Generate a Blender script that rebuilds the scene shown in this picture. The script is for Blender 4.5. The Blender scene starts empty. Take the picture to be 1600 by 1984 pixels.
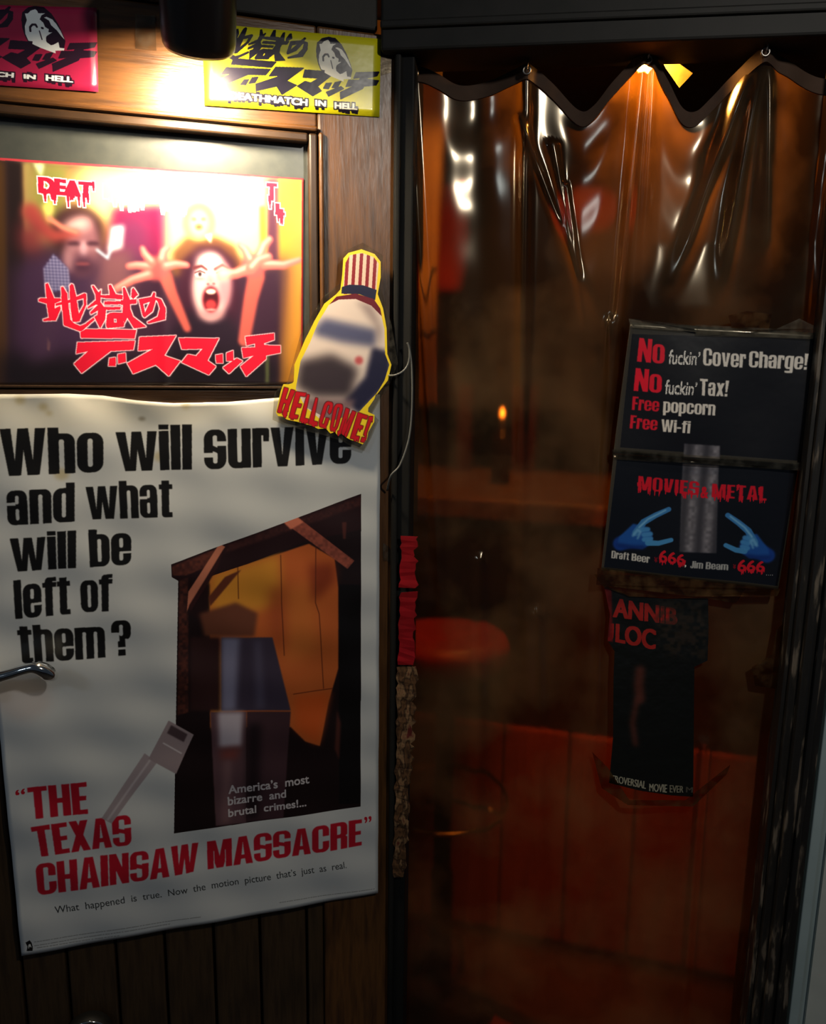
import bpy, bmesh, math, random
import numpy as np
from mathutils import Vector
SC = bpy.context.scene
COL = SC.collection
V = np.array
# ------------------------------------------------------------------ camera
FPX, PITCH, ROLL, EYE = 1492.0, 10.65, 0.75, 1.55
p_, r_ = math.radians(PITCH), math.radians(ROLL)
FW = V([0, math.cos(p_), -math.sin(p_)]); U0 = V([0, math.sin(p_), math.cos(p_)]); X0 = V([1., 0, 0])
CX = X0*math.cos(r_)+U0*math.sin(r_); CU = -X0*math.sin(r_)+U0*math.cos(r_)
cd = bpy.data.cameras.new('camera'); cam = bpy.data.objects.new('camera', cd); COL.objects.link(cam)
from mathutils import Matrix
cam.matrix_world = Matrix(((CX[0], CU[0], -FW[0], 0), (CX[1], CU[1], -FW[1], 0), (CX[2], CU[2], -FW[2], EYE), (0, 0, 0, 1)))
cd.sensor_fit = 'VERTICAL'; cd.sensor_height = 24; cd.lens = 24*FPX/1984; cd.clip_start = .02
SC.camera = cam
# ------------------------------------------------------------------ light, exposure
SC.view_settings.view_transform = 'Standard'; SC.view_settings.look = 'None'
SC.view_settings.exposure = 0.0; SC.view_settings.gamma = 1.0; SC.view_settings.use_curve_mapping = False
wd = bpy.data.worlds.new('world'); SC.world = wd; wd.use_nodes = True
wd.node_tree.nodes['Background'].inputs[0].default_value = (.55, .72, 1, 1)
wd.node_tree.nodes['Background'].inputs[1].default_value = .032

def light(name, kind, loc, power, col, target=None, **kw):
    l = bpy.data.lights.new(name, kind); l.energy = power; l.color = col
    for k, v in kw.items(): setattr(l, k, v)
    o = bpy.data.objects.new(name, l); COL.objects.link(o); o.location = loc
    if target is not None:
        o.rotation_euler = (Vector(target)-Vector(loc)).to_track_quat('-Z', 'Y').to_euler()
    return o
# added unseen fills: cool for the curtain sheen, warm for the notice
light('cool_fill_light', 'AREA', (-1.5, -1.1, 2.6), 4.2, (.66, .82, 1.0), (-.2, 1.3, .9), shape='RECTANGLE', size=.35, size_y=.14)
light('warm_fill_light', 'AREA', (.72, -.05, 2.3), 9.0, (1, .94, .84), (.55, 1.3, 1.2), shape='DISK', size=.09)
# unseen spots added high behind the lintel, each brightening one part of the bar
light('cupboard_fill_spot', 'SPOT', (.22, 1.62, 2.28), 16, (1, .66, .28), (.02, 2.15, 1.95), spot_size=.75, spot_blend=.7, shadow_soft_size=.02)
light('counter_fill_spot', 'SPOT', (.35, 2.3, 2.40), 15, (1, .6, .25), (.3, 2.2, 1.2), spot_size=1.1, spot_blend=.6, shadow_soft_size=.02)
light('red_fill_spot', 'SPOT', (.55, 1.42, 2.12), 95, (1, .25, .08), (.50, 1.86, .20), spot_size=.52, spot_blend=1.0, shadow_soft_size=.03)
light('seat_fill_spot', 'SPOT', (.12, 1.74, 2.35), 12, (1, .24, .11), (.085, 1.7, .9), spot_size=.5, spot_blend=.5, shadow_soft_size=.02)

# ------------------------------------------------------------------ frames (door leaf and doorway as planes)
class Frame:
    def __init__(s, O, deg):
        a = math.radians(deg); s.O = V([O[0], O[1], 0.]); s.d = V([math.cos(a), math.sin(a), 0]); s.n = V([math.sin(a), -math.cos(a), 0])
    def w(s, u, z, w=0.):           # plane coordinates (along, height, towards the lane) to world
        return s.O+s.d*u+s.n*w+V([0, 0, z])
    def at(s, px, py, w=0.):        # where the line of sight through a photo pixel meets the plane at offset w
        q = CX*(px-800)/FPX+CU*(992-py)/FPX+FW
        O = s.O+s.n*w; t = (O@s.n)/(q@s.n); P = q*t
        return V([(P-O)@s.d, P[2]+EYE])
DF = Frame((-.6403, 1.1123), 16.08)     # open door leaf, folded back against the wall
OF = Frame((-.0245, 1.29), -7.0)        # doorway
# ------------------------------------------------------------------ materials
def nt(name):
    m = bpy.data.materials.new(name); m.use_nodes = True; t = m.node_tree
    return m, t, t.nodes['Principled BSDF']
def N(t, typ, **kw):
    n = t.nodes.new(typ)
    for k, v in kw.items(): setattr(n, k, v)
    return n
def noise(t, scale, detail=4, map_scale=(1, 1, 1), coord='Object'):
    tc = N(t, 'ShaderNodeTexCoord'); mp = N(t, 'ShaderNodeMapping'); no = N(t, 'ShaderNodeTexNoise')
    mp.inputs['Scale'].default_value = map_scale; no.inputs['Scale'].default_value = scale; no.inputs['Detail'].default_value = detail
    t.links.new(tc.outputs[coord], mp.inputs[0]); t.links.new(mp.outputs[0], no.inputs['Vector']); return no
def ramp(t, src, stops):
    r = N(t, 'ShaderNodeValToRGB'); e = r.color_ramp.elements
    e[0].position, e[0].color = stops[0][0], (*stops[0][1], 1); e[1].position, e[1].color = stops[-1][0], (*stops[-1][1], 1)
    for p, c in stops[1:-1]: x = e.new(p); x.color = (*c, 1)
    t.links.new(src, r.inputs[0]); return r
def bump(t, src, bs, strength, dist=.01):
    b = N(t, 'ShaderNodeBump'); b.inputs['Strength'].default_value = strength; b.inputs['Distance'].default_value = dist
    t.links.new(src, b.inputs['Height']); t.links.new(b.outputs[0], bs.inputs['Normal']); return b
def simple(name, c1, c2=None, rough=.5, scale=30, metal=0, bstr=.15, ms=(1, 1, 1), spec=.5, coat=0, det=4):
    m, t, b = nt(name); c2 = c2 or tuple(x*.7 for x in c1)
    no = noise(t, scale, det, ms); r = ramp(t, no.outputs[0], [(.3, c2), (.7, c1)])
    t.links.new(r.outputs[0], b.inputs['Base Color']); b.inputs['Roughness'].default_value = rough; b.inputs['Metallic'].default_value = metal
    b.inputs['Specular IOR Level'].default_value = spec; b.inputs['Coat Weight'].default_value = coat; b.inputs['Coat Roughness'].default_value = .1
    if bstr: bump(t, no.outputs[0], b, bstr, .002)
    return m
def wood(name, dark, mid, ms, rough=.33):
    m, t, b = nt(name)
    no = noise(t, 9, 6, ms); r = ramp(t, no.outputs[0], [(.3, dark), (.55, mid), (.75, tuple(x*.6 for x in mid))])
    t.links.new(r.outputs[0], b.inputs['Base Color'])
    n2 = noise(t, 40, 3, ms); rr = N(t, 'ShaderNodeMapRange'); rr.inputs[3].default_value = rough-.08; rr.inputs[4].default_value = rough+.15
    t.links.new(n2.outputs[0], rr.inputs[0]); t.links.new(rr.outputs[0], b.inputs['Roughness']); bump(t, n2.outputs[0], b, .25, .002); return m
M = {}
M['wood_v'] = wood('stained_wood_upright', (.036, .015, .005), (.095, .039, .0105), (9, 9, .9))
M['wood_h'] = wood('stained_wood_rail', (.036, .015, .005), (.095, .039, .0105), (.9, .9, 10))
M['plank'] = wood('dark_stained_plank', (.022, .013, .006), (.05, .028, .012), (9, 9, .8), .4)
M['moulding'] = simple('dark_moulding', (.035, .018, .008), rough=.35)
M['black'] = simple('black_frame_paint', (.009, .008, .007), (.005, .005, .004), rough=.6, scale=25, spec=.25)
M['post'] = simple('dark_metal_post', (.014, .014, .013), (.006, .006, .006), rough=.6, scale=14, ms=(1, 1, .3), spec=.1)
M['wall'] = simple('painted_lane_wall', (.34, .42, .42), (.26, .33, .33), rough=.6, scale=6)
M['wall_white'] = simple('whitewashed_wall', (.5, .52, .47), (.4, .42, .38), rough=.7, scale=9, bstr=.4)
M['pane'] = simple('smoked_window_pane', (.05, .055, .05), (.035, .04, .038), rough=.30, scale=60, bstr=.03, spec=1.0)
M['lampblack'] = simple('black_enamel', (.012, .01, .01), rough=.28, scale=10, bstr=.05)
M['chrome'] = simple('chrome', (.75, .74, .7), (.6, .6, .58), rough=.1, metal=1, bstr=0)
M['steel'] = simple('dull_steel', (.4, .38, .35), (.2, .18, .16), rough=.35, metal=1)
M['cable'] = simple('grey_cable', (.11, .115, .11), rough=.5)
M['red_vinyl'] = simple('red_vinyl', (.45, .03, .02), (.35, .02, .015), rough=.4)
M['dark'] = simple('dark_interior_paint', (.03, .02, .015), (.015, .01, .008), rough=.6)
M['bar_board'] = wood('red_brown_board', (.2, .05, .02), (.32, .09, .03), (6, 6, .7), .5)
M['counter'] = wood('counter_wood', (.16, .07, .03), (.3, .14, .06), (.8, 8, 8), .35)
M['floor'] = simple('dark_floor', (.03, .018, .012), (.015, .01, .008), rough=.6)
M['carpet'] = simple('red_carpet', (.3, .06, .06), (.16, .02, .025), rough=1, scale=160, bstr=1)
M['mat'] = simple('dark_board', (.05, .03, .02), (.03, .018, .012), rough=.5, scale=20)
M['orange_board'] = wood('orange_varnished_board', (.4, .19, .05), (.55, .28, .08), (5, 5, .5), .45)
def torn(name, cols, scale, rough=.7):
    m, t, b = nt(name); no = noise(t, scale, 6, (1, 1, .5)); r = ramp(t, no.outputs[0], cols)
    t.links.new(r.outputs[0], b.inputs['Base Color']); b.inputs['Roughness'].default_value = rough; b.inputs['Specular IOR Level'].default_value = .15; bump(t, no.outputs[0], b, .6, .003); return m
M['torn_brown'] = torn('torn_brown_paper', [(.3, (.02, .01, .006)), (.44, (.09, .045, .02)), (.5, (.02, .01, .006)), (.58, (.17, .10, .05)), (.66, (.07, .012, .01))], 60)
M['torn_red'] = torn('torn_red_paper', [(.3, (.28, .002, .008)), (.6, (.12, .002, .004)), (.75, (.3, .004, .01))], 14)
m, t, b = nt('worn_black_jamb'); no = noise(t, 20, 8, (3, 3, .5)); r = ramp(t, no.outputs[0], [(.5, (.010, .009, .008)), (.57, (.018, .015, .012)), (.62, (.10, .08, .06)), (.7, (.15, .12, .09))])
t.links.new(r.outputs[0], b.inputs['Base Color']); b.inputs['Roughness'].default_value = .45; bump(t, no.outputs[0], b, .5, .003); M['jamb'] = m
def glow(name, col, s):
    m, t, b = nt(name); b.inputs['Base Color'].default_value = (*col, 1); b.inputs['Emission Color'].default_value = (*col, 1); b.inputs['Emission Strength'].default_value = s; return m
M['bulb'] = glow('lit_bulb', (1, .45, .09), 700); M['warm_disc'] = glow('lit_lamp_face', (1, .8, .54), 740)
M['red_glow'] = glow('red_paper_lantern', (1, .07, .03), .13); M['candle'] = glow('candle_flame', (1, .35, .05), 18)
def clear(name, tint, gloss_rough, haze, haze_col, hs=18, through=None, ior=1.0, srough=0):
    m = bpy.data.materials.new(name); m.use_nodes = True; t = m.node_tree; t.nodes.clear()
    out = N(t, 'ShaderNodeOutputMaterial'); tr = N(t, 'ShaderNodeBsdfRefraction' if srough else 'ShaderNodeBsdfTransparent'); tr.inputs[0].default_value = (*tint, 1)
    if srough: tr.inputs['IOR'].default_value = ior; tr.inputs['Roughness'].default_value = srough
    df = N(t, 'ShaderNodeBsdfDiffuse'); df.inputs[0].default_value = (*haze_col, 1)
    tl = N(t, 'ShaderNodeBsdfTranslucent'); tl.inputs[0].default_value = (*(through or haze_col), 1)
    ad = N(t, 'ShaderNodeMixShader'); ad.inputs[0].default_value = .5
    gl = N(t, 'ShaderNodeBsdfGlossy'); gl.inputs['Roughness'].default_value = gloss_rough; gl.inputs[0].default_value = (1, .86, .66, 1)
    no = noise(t, hs, 8); mr = N(t, 'ShaderNodeMapRange'); mr.inputs[1].default_value = .42; mr.inputs[2].default_value = .68
    mr.inputs[3].default_value = haze[0]; mr.inputs[4].default_value = haze[1]; t.links.new(no.outputs[0], mr.inputs[0])
    fr = N(t, 'ShaderNodeFresnel'); fr.inputs[0].default_value = 1.5
    bp = N(t, 'ShaderNodeBump'); bp.inputs['Strength'].default_value = .25; bp.inputs['Distance'].default_value = .003
    n3 = noise(t, hs*.6, 3); t.links.new(n3.outputs[0], bp.inputs['Height'])
    for x in (gl, fr): t.links.new(bp.outputs[0], x.inputs['Normal'])
    mx = N(t, 'ShaderNodeMixShader'); m2 = N(t, 'ShaderNodeMixShader')
    t.links.new(df.outputs[0], ad.inputs[1]); t.links.new(tl.outputs[0], ad.inputs[2])
    t.links.new(mr.outputs[0], mx.inputs[0]); t.links.new(tr.outputs[0], mx.inputs[1]); t.links.new(ad.outputs[0], mx.inputs[2])
    t.links.new(fr.outputs[0], m2.inputs[0]); t.links.new(mx.outputs[0], m2.inputs[1]); t.links.new(gl.outputs[0], m2.inputs[2])
    t.links.new(m2.outputs[0], out.inputs[0]); return m
M['vinyl'] = clear('amber_clear_vinyl', (.56, .30, .10), .15, (.06, .46), (.27, .165, .075), 5, (.75, .30, .03), 1.05, .42)
M['tape'] = clear('clear_tape', (.85, .83, .78), .12, (.02, .12), (.5, .48, .4), 60)
M['tape_amber'] = clear('yellowed_tape', (.7, .5, .3), .12, (.02, .22), (.36, .22, .09), 45)
M['hem'] = simple('dark_hem_webbing', (.05, .028, .018), rough=.8, spec=.2)
M['bottle'] = simple('dark_bottle_glass', (.06, .02, .01), rough=.1, bstr=0)

# ------------------------------------------------------------------ mesh helpers
def tagp(o, label=None, cat=None, group=None, kind=None):
    for k, v in (('label', label), ('category', cat), ('group', group), ('kind', kind)):
        if v: o[k] = v
    return o
def link(name, me, loc, parent):
    o = bpy.data.objects.new(name, me); COL.objects.link(o)
    if parent is not None:
        o.parent = parent; base = Vector((0, 0, 0)); q = parent
        while q: base += Vector(q.location); q = q.parent
        o.location = Vector(loc)-base
    else: o.location = loc
    return o
def empty(name, loc): return link(name, None, loc, None)
def meshobj(name, verts, faces, mat, parent=None, smooth=False, uvs=None):
    vs = np.asarray(verts, float); c = (vs.min(0)+vs.max(0))/2; c[2] = vs[:, 2].min()
    me = bpy.data.meshes.new(name); me.from_pydata([tuple(v-c) for v in vs], [], faces)
    if uvs is not None:
        uv = me.uv_layers.new(name='UVMap'); ua = np.asarray(uvs, np.float32)
        idx = np.empty(len(me.loops), np.int32); me.loops.foreach_get('vertex_index', idx); uv.data.foreach_set('uv', ua[idx].ravel())
    if mat is not None: me.materials.append(mat)
    if smooth: me.polygons.foreach_set('use_smooth', [True]*len(me.polygons))
    me.update(); return link(name, me, c, parent)
def bm_obj(name, bm, mat, parent=None, smooth=False):
    bm.normal_update(); vs = [v.co.copy() for v in bm.verts]
    c = Vector([(min(v[i] for v in vs)+max(v[i] for v in vs))/2 for i in range(3)]); c[2] = min(v[2] for v in vs)
    bmesh.ops.translate(bm, verts=bm.verts, vec=-c)
    me = bpy.data.meshes.new(name); bm.to_mesh(me); bm.free(); me.materials.append(mat)
    if smooth: me.polygons.foreach_set('use_smooth', [True]*len(me.polygons))
    return link(name, me, c, parent)
def fbox(name, F, u0, u1, z0, z1, w0, w1, mat, parent=None, bev=.002):
    bm = bmesh.new(); vs = [bm.verts.new(F.w(u, z, w)) for u in (u0, u1) for z in (z0, z1) for w in (w0, w1)]
    for f in ((0, 1, 3, 2), (4, 6, 7, 5), (0, 4, 5, 1), (2, 3, 7, 6), (0, 2, 6, 4), (1, 5, 7, 3)): bm.faces.new([vs[i] for i in f])
    bmesh.ops.recalc_face_normals(bm, faces=bm.faces)
    if bev: bmesh.ops.bevel(bm, geom=bm.edges, offset=bev, segments=2, affect='EDGES', profile=.5)
    return bm_obj(name, bm, mat, parent)
WF = Frame((0, 0), 0.0)     # world axes: u = x, w = -y
def wbox(name, x0, x1, y0, y1, z0, z1, mat, parent=None, bev=.002): return fbox(name, WF, x0, x1, z0, z1, -y1, -y0, mat, parent, bev)
def lathe(name, c, prof, mat, parent=None, seg=32, M3=None, smooth=True):
    vs, fs = [], []
    for r, h in prof:
        for k in range(seg):
            a = 2*math.pi*k/seg; q = V([r*math.cos(a), r*math.sin(a), h]); vs.append((M3@q if M3 is not None else q)+V(c))
    n = len(prof)
    for i in range(n-1):
        for k in range(seg): fs.append((i*seg+k, i*seg+(k+1) % seg, (i+1)*seg+(k+1) % seg, (i+1)*seg+k))
    fs.append(tuple(range(seg))[::-1]); fs.append(tuple((n-1)*seg+k for k in range(seg)))
    return meshobj(name, vs, fs, mat, parent, smooth)
def smoothpath(P, n=8):
    P = [V(p, float) if False else np.asarray(p, float) for p in P]; out = []
    for i in range(len(P)-1):
        a, b_, c, d = P[max(i-1, 0)], P[i], P[i+1], P[min(i+2, len(P)-1)]
        for k in range(n):
            s = k/n; out.append(.5*((2*b_)+(-a+c)*s+(2*a-5*b_+4*c-d)*s*s+(-a+3*b_-3*c+d)*s**3))
    out.append(P[-1]); return out
def tube(name, P, r, mat, parent=None, seg=10, flat=1.0):
    P = [np.asarray(p, float) for p in P]; n = len(P); rr = r if hasattr(r, '__len__') else [r]*n; vs, fs = [], []
    up = V([0.13, .2, 1.]); 
    for i in range(n):
        T = P[min(i+1, n-1)]-P[max(i-1, 0)]; T = T/np.linalg.norm(T); A = np.cross(T, up); A /= np.linalg.norm(A); B = np.cross(T, A)
        for k in range(seg):
            a = 2*math.pi*k/seg; vs.append(P[i]+A*rr[i]*math.cos(a)+B*rr[i]*flat*math.sin(a))
    for i in range(n-1):
        for k in range(seg): fs.append((i*seg+k, i*seg+(k+1) % seg, (i+1)*seg+(k+1) % seg, (i+1)*seg+k))
    fs.append(tuple(range(seg))[::-1]); fs.append(tuple((n-1)*seg+k for k in range(seg)))
    return meshobj(name, vs, fs, mat, parent, True)
def torus(name, c, R_, r, mat, parent=None, M3=None, seg=40, ss=10):
    vs, fs = [], []
    for i in range(seg):
        a = 2*math.pi*i/seg
        for k in range(ss):
            b_ = 2*math.pi*k/ss; q = V([(R_+r*math.cos(b_))*math.cos(a), (R_+r*math.cos(b_))*math.sin(a), r*math.sin(b_)]); vs.append((M3@q if M3 is not None else q)+V(c))
    for i in range(seg):
        for k in range(ss): fs.append((i*ss+k, ((i+1) % seg)*ss+k, ((i+1) % seg)*ss+(k+1) % ss, i*ss+(k+1) % ss))
    return meshobj(name, vs, fs, mat, parent, True)
def facing(F): return np.stack([F.d, V([0, 0, 1.]), F.n], 1)    # local z points out of the plane F

# ------------------------------------------------------------------ painting flat prints into pixel arrays
GL = {}
def glyphs(txt):
    if txt in GL: return GL[txt]
    cu = bpy.data.curves.new('t', 'FONT'); cu.body = txt; cu.size = 1; cu.fill_mode = 'FRONT'; cu.resolution_u = 4
    ob = bpy.data.objects.new('t', cu); COL.objects.link(ob)
    dg = bpy.context.evaluated_depsgraph_get(); me = bpy.data.meshes.new_from_object(ob.evaluated_get(dg))
    n = len(me.vertices); co = np.empty(n*3); me.vertices.foreach_get('co', co); co = co.reshape(-1, 3)[:, :2].copy()
    me.calc_loop_triangles(); tr = np.empty(len(me.loop_triangles)*3, np.int32); me.loop_triangles.foreach_get('vertices', tr)
    bpy.data.objects.remove(ob); bpy.data.curves.remove(cu); bpy.data.meshes.remove(me)
    GL[txt] = (co, tr.reshape(-1, 3)); return GL[txt]
def shift(a, dx, dy):
    o = np.zeros_like(a); h, w = a.shape
    o[max(dy, 0):h+min(dy, 0), max(dx, 0):w+min(dx, 0)] = a[max(-dy, 0):h+min(-dy, 0), max(-dx, 0):w+min(-dx, 0)]; return o
def dil(m, kx, ky=0):
    o = m
    for d in range(1, kx+1): o = np.maximum(o, np.maximum(shift(m, d, 0), shift(m, -d, 0)))
    m = o
    for d in range(1, ky+1): o = np.maximum(o, np.maximum(shift(m, 0, d), shift(m, 0, -d)))
    return o
def blur(m, r, it=2):
    r = int(r)
    if r < 1: return m
    for _ in range(it):
        for ax in (0, 1):
            p = np.pad(m, [(r+1, r) if i == ax else (0, 0) for i in (0, 1)], mode='edge'); c = np.cumsum(p, ax, dtype=np.float64); k = 2*r+1
            m = ((c[k:]-c[:-k]) if ax == 0 else (c[:, k:]-c[:, :-k]))/k
    return m.astype(np.float32)
class Canvas:
    def __init__(s, F, w, px_pts, res=2400, base=(0, 0, 0), seed=1):
        s.F, s.w_ = F, w; q = V([F.at(x, y, w) for x, y in px_pts]); s.u0, s.z0 = q.min(0)-.002; s.u1, s.z1 = q.max(0)+.002; s.res = res
        s.W = int((s.u1-s.u0)*res); s.H = int((s.z1-s.z0)*res); s.im = np.empty((s.H, s.W, 3), np.float32); s.im[:] = base; s.rng = np.random.RandomState(seed)
        s.sc = 2400/res
    def P(s, pts):
        q = V([s.F.at(x, y, s.w_) for x, y in pts]); return np.stack([(q[:, 0]-s.u0)*s.res, (s.z1-q[:, 1])*s.res], 1)
    def k(s, v): return max(0, int(round(v*s.res/1200)))    # about v photo pixels
    def poly(s, pts, holes=(), raw=False):
        m = np.zeros((s.H, s.W), bool)
        for ring in [pts]+list(holes):
            q = ring if raw else s.P(ring); n = len(q)
            x0, x1 = max(int(q[:, 0].min())-1, 0), min(int(q[:, 0].max())+2, s.W)
            if x1 <= x0: continue
            for i in range(n):
                (xa, ya), (xb, yb) = q[i], q[(i+1) % n]
                if ya > yb: xa, ya, xb, yb = xb, yb, xa, ya
                r0, r1 = max(int(math.ceil(ya-.5)), 0), min(int(math.ceil(yb-.5)), s.H)
                if r1 <= r0: continue
                ys = np.arange(r0, r1)+.5; xi = xa+(ys-ya)*(xb-xa)/(yb-ya); m[r0:r1, x0:x1] ^= (np.arange(x0, x1)[None, :]+.5 > xi[:, None])
        return m.astype(np.float32)
    def ell(s, cx, cy, rx, ry, rot=0):
        a = np.linspace(0, 2*math.pi, 40)[:-1]; c, n = math.cos(rot), math.sin(rot)
        return s.poly([(cx+rx*math.cos(t)*c-ry*math.sin(t)*n, cy+rx*math.cos(t)*n+ry*math.sin(t)*c) for t in a])
    def stroke(s, pts, wd, w2=None):
        q = s.P(pts); h = wd*s.res/1200/2; h2 = (w2 if w2 is not None else wd)*s.res/1200/2; m = np.zeros((s.H, s.W), np.float32); n = len(q)-1
        for i in range(n):
            a, b_ = q[i], q[i+1]; ra = h+(h2-h)*i/n; rb = h+(h2-h)*(i+1)/n; R_ = max(ra, rb)+2
            x0, x1 = max(int(min(a[0], b_[0])-R_), 0), min(int(max(a[0], b_[0])+R_)+1, s.W); y0, y1 = max(int(min(a[1], b_[1])-R_), 0), min(int(max(a[1], b_[1])+R_)+1, s.H)
            if x1 <= x0 or y1 <= y0: continue
            X, Y = np.meshgrid(np.arange(x0, x1)+.5, np.arange(y0, y1)+.5); dx, dy = b_-a; L = dx*dx+dy*dy+1e-9
            t_ = np.clip(((X-a[0])*dx+(Y-a[1])*dy)/L, 0, 1); d = np.hypot(X-a[0]-t_*dx, Y-a[1]-t_*dy)
            m[y0:y1, x0:x1] = np.maximum(m[y0:y1, x0:x1], np.clip(ra+(rb-ra)*t_-d+.5, 0, 1))
        return m
    def text(s, txt, quad, bold=(0, 0), mode=None, soft=0):
        co, tr = glyphs(txt); m = np.zeros((s.H, s.W), np.float32)
        x0, x1 = co[:, 0].min(), co[:, 0].max(); a = (co[:, 0]-x0)/(x1-x0)
        if mode is None: y0, y1 = co[:, 1].min(), co[:, 1].max(); b_ = (co[:, 1]-y0)/(y1-y0)
        else:
            top, xh_t = mode; xh = .546
            b_ = np.where(co[:, 1] <= xh, co[:, 1]/xh*xh_t, xh_t+(co[:, 1]-xh)/(top-xh)*(1-xh_t))
        TL, TR, BR, BL = s.P(quad); a = a[:, None]; b_ = b_[:, None]
        ins = V([bold[0]*s.res/1200, bold[1]*s.res/1200]); 
        q = (BL*(1-a)+BR*a)*(1-b_)+(TL*(1-a)+TR*a)*b_; q = q+np.concatenate([ins[0]*(1-2*a), -ins[1]*(1-2*b_)], 1)
        for t3 in tr:
            A, B, C = q[t3]; lx, ly = np.minimum(np.minimum(A, B), C); hx, hy = np.maximum(np.maximum(A, B), C)
            xa, xb, ya, yb = max(int(lx-1), 0), min(int(hx)+2, s.W), max(int(ly-1), 0), min(int(hy)+2, s.H)
            if xb <= xa or yb <= ya: continue
            X = np.arange(xa, xb)[None, :]+.5; Y = np.arange(ya, yb)[:, None]+.5
            def e(p, r): return (r[0]-p[0])*(Y-p[1])-(r[1]-p[1])*(X-p[0])
            w0, w1, w2 = e(A, B), e(B, C), e(C, A); ins_ = ((w0 >= 0) & (w1 >= 0) & (w2 >= 0)) | ((w0 <= 0) & (w1 <= 0) & (w2 <= 0)); m[ya:yb, xa:xb] = np.maximum(m[ya:yb, xa:xb], ins_)
        m = dil(m, s.k(bold[0]), s.k(bold[1]))
        return blur(m, soft) if soft else m
    def drips(s, m, n, length, width=3):
        ys, xs = np.nonzero(m > .5); o = m.copy()
        if len(xs) == 0: return o
        for _ in range(n):
            x = s.rng.randint(xs.min(), xs.max()+1); col = ys[xs == x]
            if len(col) == 0: continue
            y = col.max(); L = s.k(length)*s.rng.uniform(.4, 1); w = max(s.k(width)*s.rng.uniform(.6, 1.1), 1)
            for dy in range(-int(w)*2, int(L)):
                h = w/2*(1-max(dy, 0)/L*.7); yy = y+dy
                if 0 <= yy < s.H: o[yy, max(int(x-h), 0):min(int(x+h)+1, s.W)] = 1
        return o
    def put(s, m, col, a=1.0):
        c = V(col, dtype=np.float32) if False else np.asarray(col, np.float32); k = (m*a)[..., None]; s.im += (c-s.im)*k
    def soft(s, m, r, col, a=1.0): s.put(blur(m, s.k(r)), col, a)
    def vnoise(s, cell, seed=0):
        rg = np.random.RandomState(seed); g = max(s.k(cell), 2); gy, gx = s.H//g+3, s.W//g+3; n = rg.rand(gy, gx).astype(np.float32)
        Y = np.arange(s.H)/g; X = np.arange(s.W)/g; yi = Y.astype(int); xi = X.astype(int); fy = (Y-yi)[:, None]; fx = (X-xi)[None, :]; fy = fy*fy*(3-2*fy); fx = fx*fx*(3-2*fx)
        return (n[yi][:, xi]*(1-fy)*(1-fx)+n[yi+1][:, xi]*fy*(1-fx)+n[yi][:, xi+1]*(1-fy)*fx+n[yi+1][:, xi+1]*fy*fx)
    def material(s, name, rough=.3, coat=.0, coat_rough=.08, spec=.5, bstr=.1, bscale=40, trans=0):
        m, t, b = nt(name); im = bpy.data.images.new(name+'_print', s.W, s.H, alpha=False); px = np.ones((s.H, s.W, 4), np.float32)
        px[..., :3] = np.clip(s.im, 0, 255)[::-1]/255; im.pixels.foreach_set(px.ravel()); im.pack()
        tx = N(t, 'ShaderNodeTexImage'); tx.image = im; uv = N(t, 'ShaderNodeUVMap'); t.links.new(uv.outputs[0], tx.inputs[0]); t.links.new(tx.outputs[0], b.inputs['Base Color'])
        b.inputs['Roughness'].default_value = rough; b.inputs['Coat Weight'].default_value = coat; b.inputs['Coat Roughness'].default_value = coat_rough; b.inputs['Specular IOR Level'].default_value = spec
        no = noise(t, bscale, 3); bp = bump(t, no.outputs[0], b, bstr, .004); t.links.new(bp.outputs[0], b.inputs['Coat Normal']); return m
    def uv(s, u, z): return ((u-s.u0)/(s.u1-s.u0), (z-s.z0)/(s.z1-s.z0))
    def quad_sheet(s, name, quad, mat, disp=None, nx=40, nz=50, top=None, parent=None, thick=.0006):
        c = [s.F.at(x, y, s.w_) for x, y in quad]; vs, uv, fs = [], [], []
        for j in range(nz+1):
            b_ = j/nz
            for i in range(nx+1):
                a = i/nx; q = (c[3]*(1-a)+c[2]*a)*(1-b_)+(c[0]*(1-a)+c[1]*a)*b_
                if top: q = q+V([0, top(a)*b_**8])
                w = s.w_+(disp(q[0], q[1]) if disp else 0); vs.append(s.F.w(q[0], q[1], w)); uv.append(s.uv(*q))
        for j in range(nz):
            for i in range(nx): k = j*(nx+1)+i; fs.append((k, k+1, k+nx+2, k+nx+1))
        o = meshobj(name, vs, fs, mat, parent, True, uv); md = o.modifiers.new('thickness', 'SOLIDIFY'); md.thickness = thick; md.offset = -1; return o
    def cut_sheet(s, name, pts, mat, thick=.001, parent=None, dw=0):
        q = [s.F.at(x, y, s.w_) for x, y in pts]; bm = bmesh.new(); lay = bm.loops.layers.uv.new('UVMap')
        f = bm.faces.new([bm.verts.new(s.F.w(a, z, s.w_+dw)) for a, z in q]); g = bmesh.ops.extrude_face_region(bm, geom=[f])
        bmesh.ops.translate(bm, verts=[v for v in g['geom'] if isinstance(v, bmesh.types.BMVert)], vec=Vector(-s.F.n*thick))
        bmesh.ops.recalc_face_normals(bm, faces=bm.faces)
        for f in bm.faces:
            for l in f.loops:
                P = V(l.vert.co)-s.F.O; l[lay].uv = s.uv(P@s.F.d, P[2])
        bmesh.ops.triangulate(bm, faces=bm.faces); return bm_obj(name, bm, mat, parent)
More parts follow.
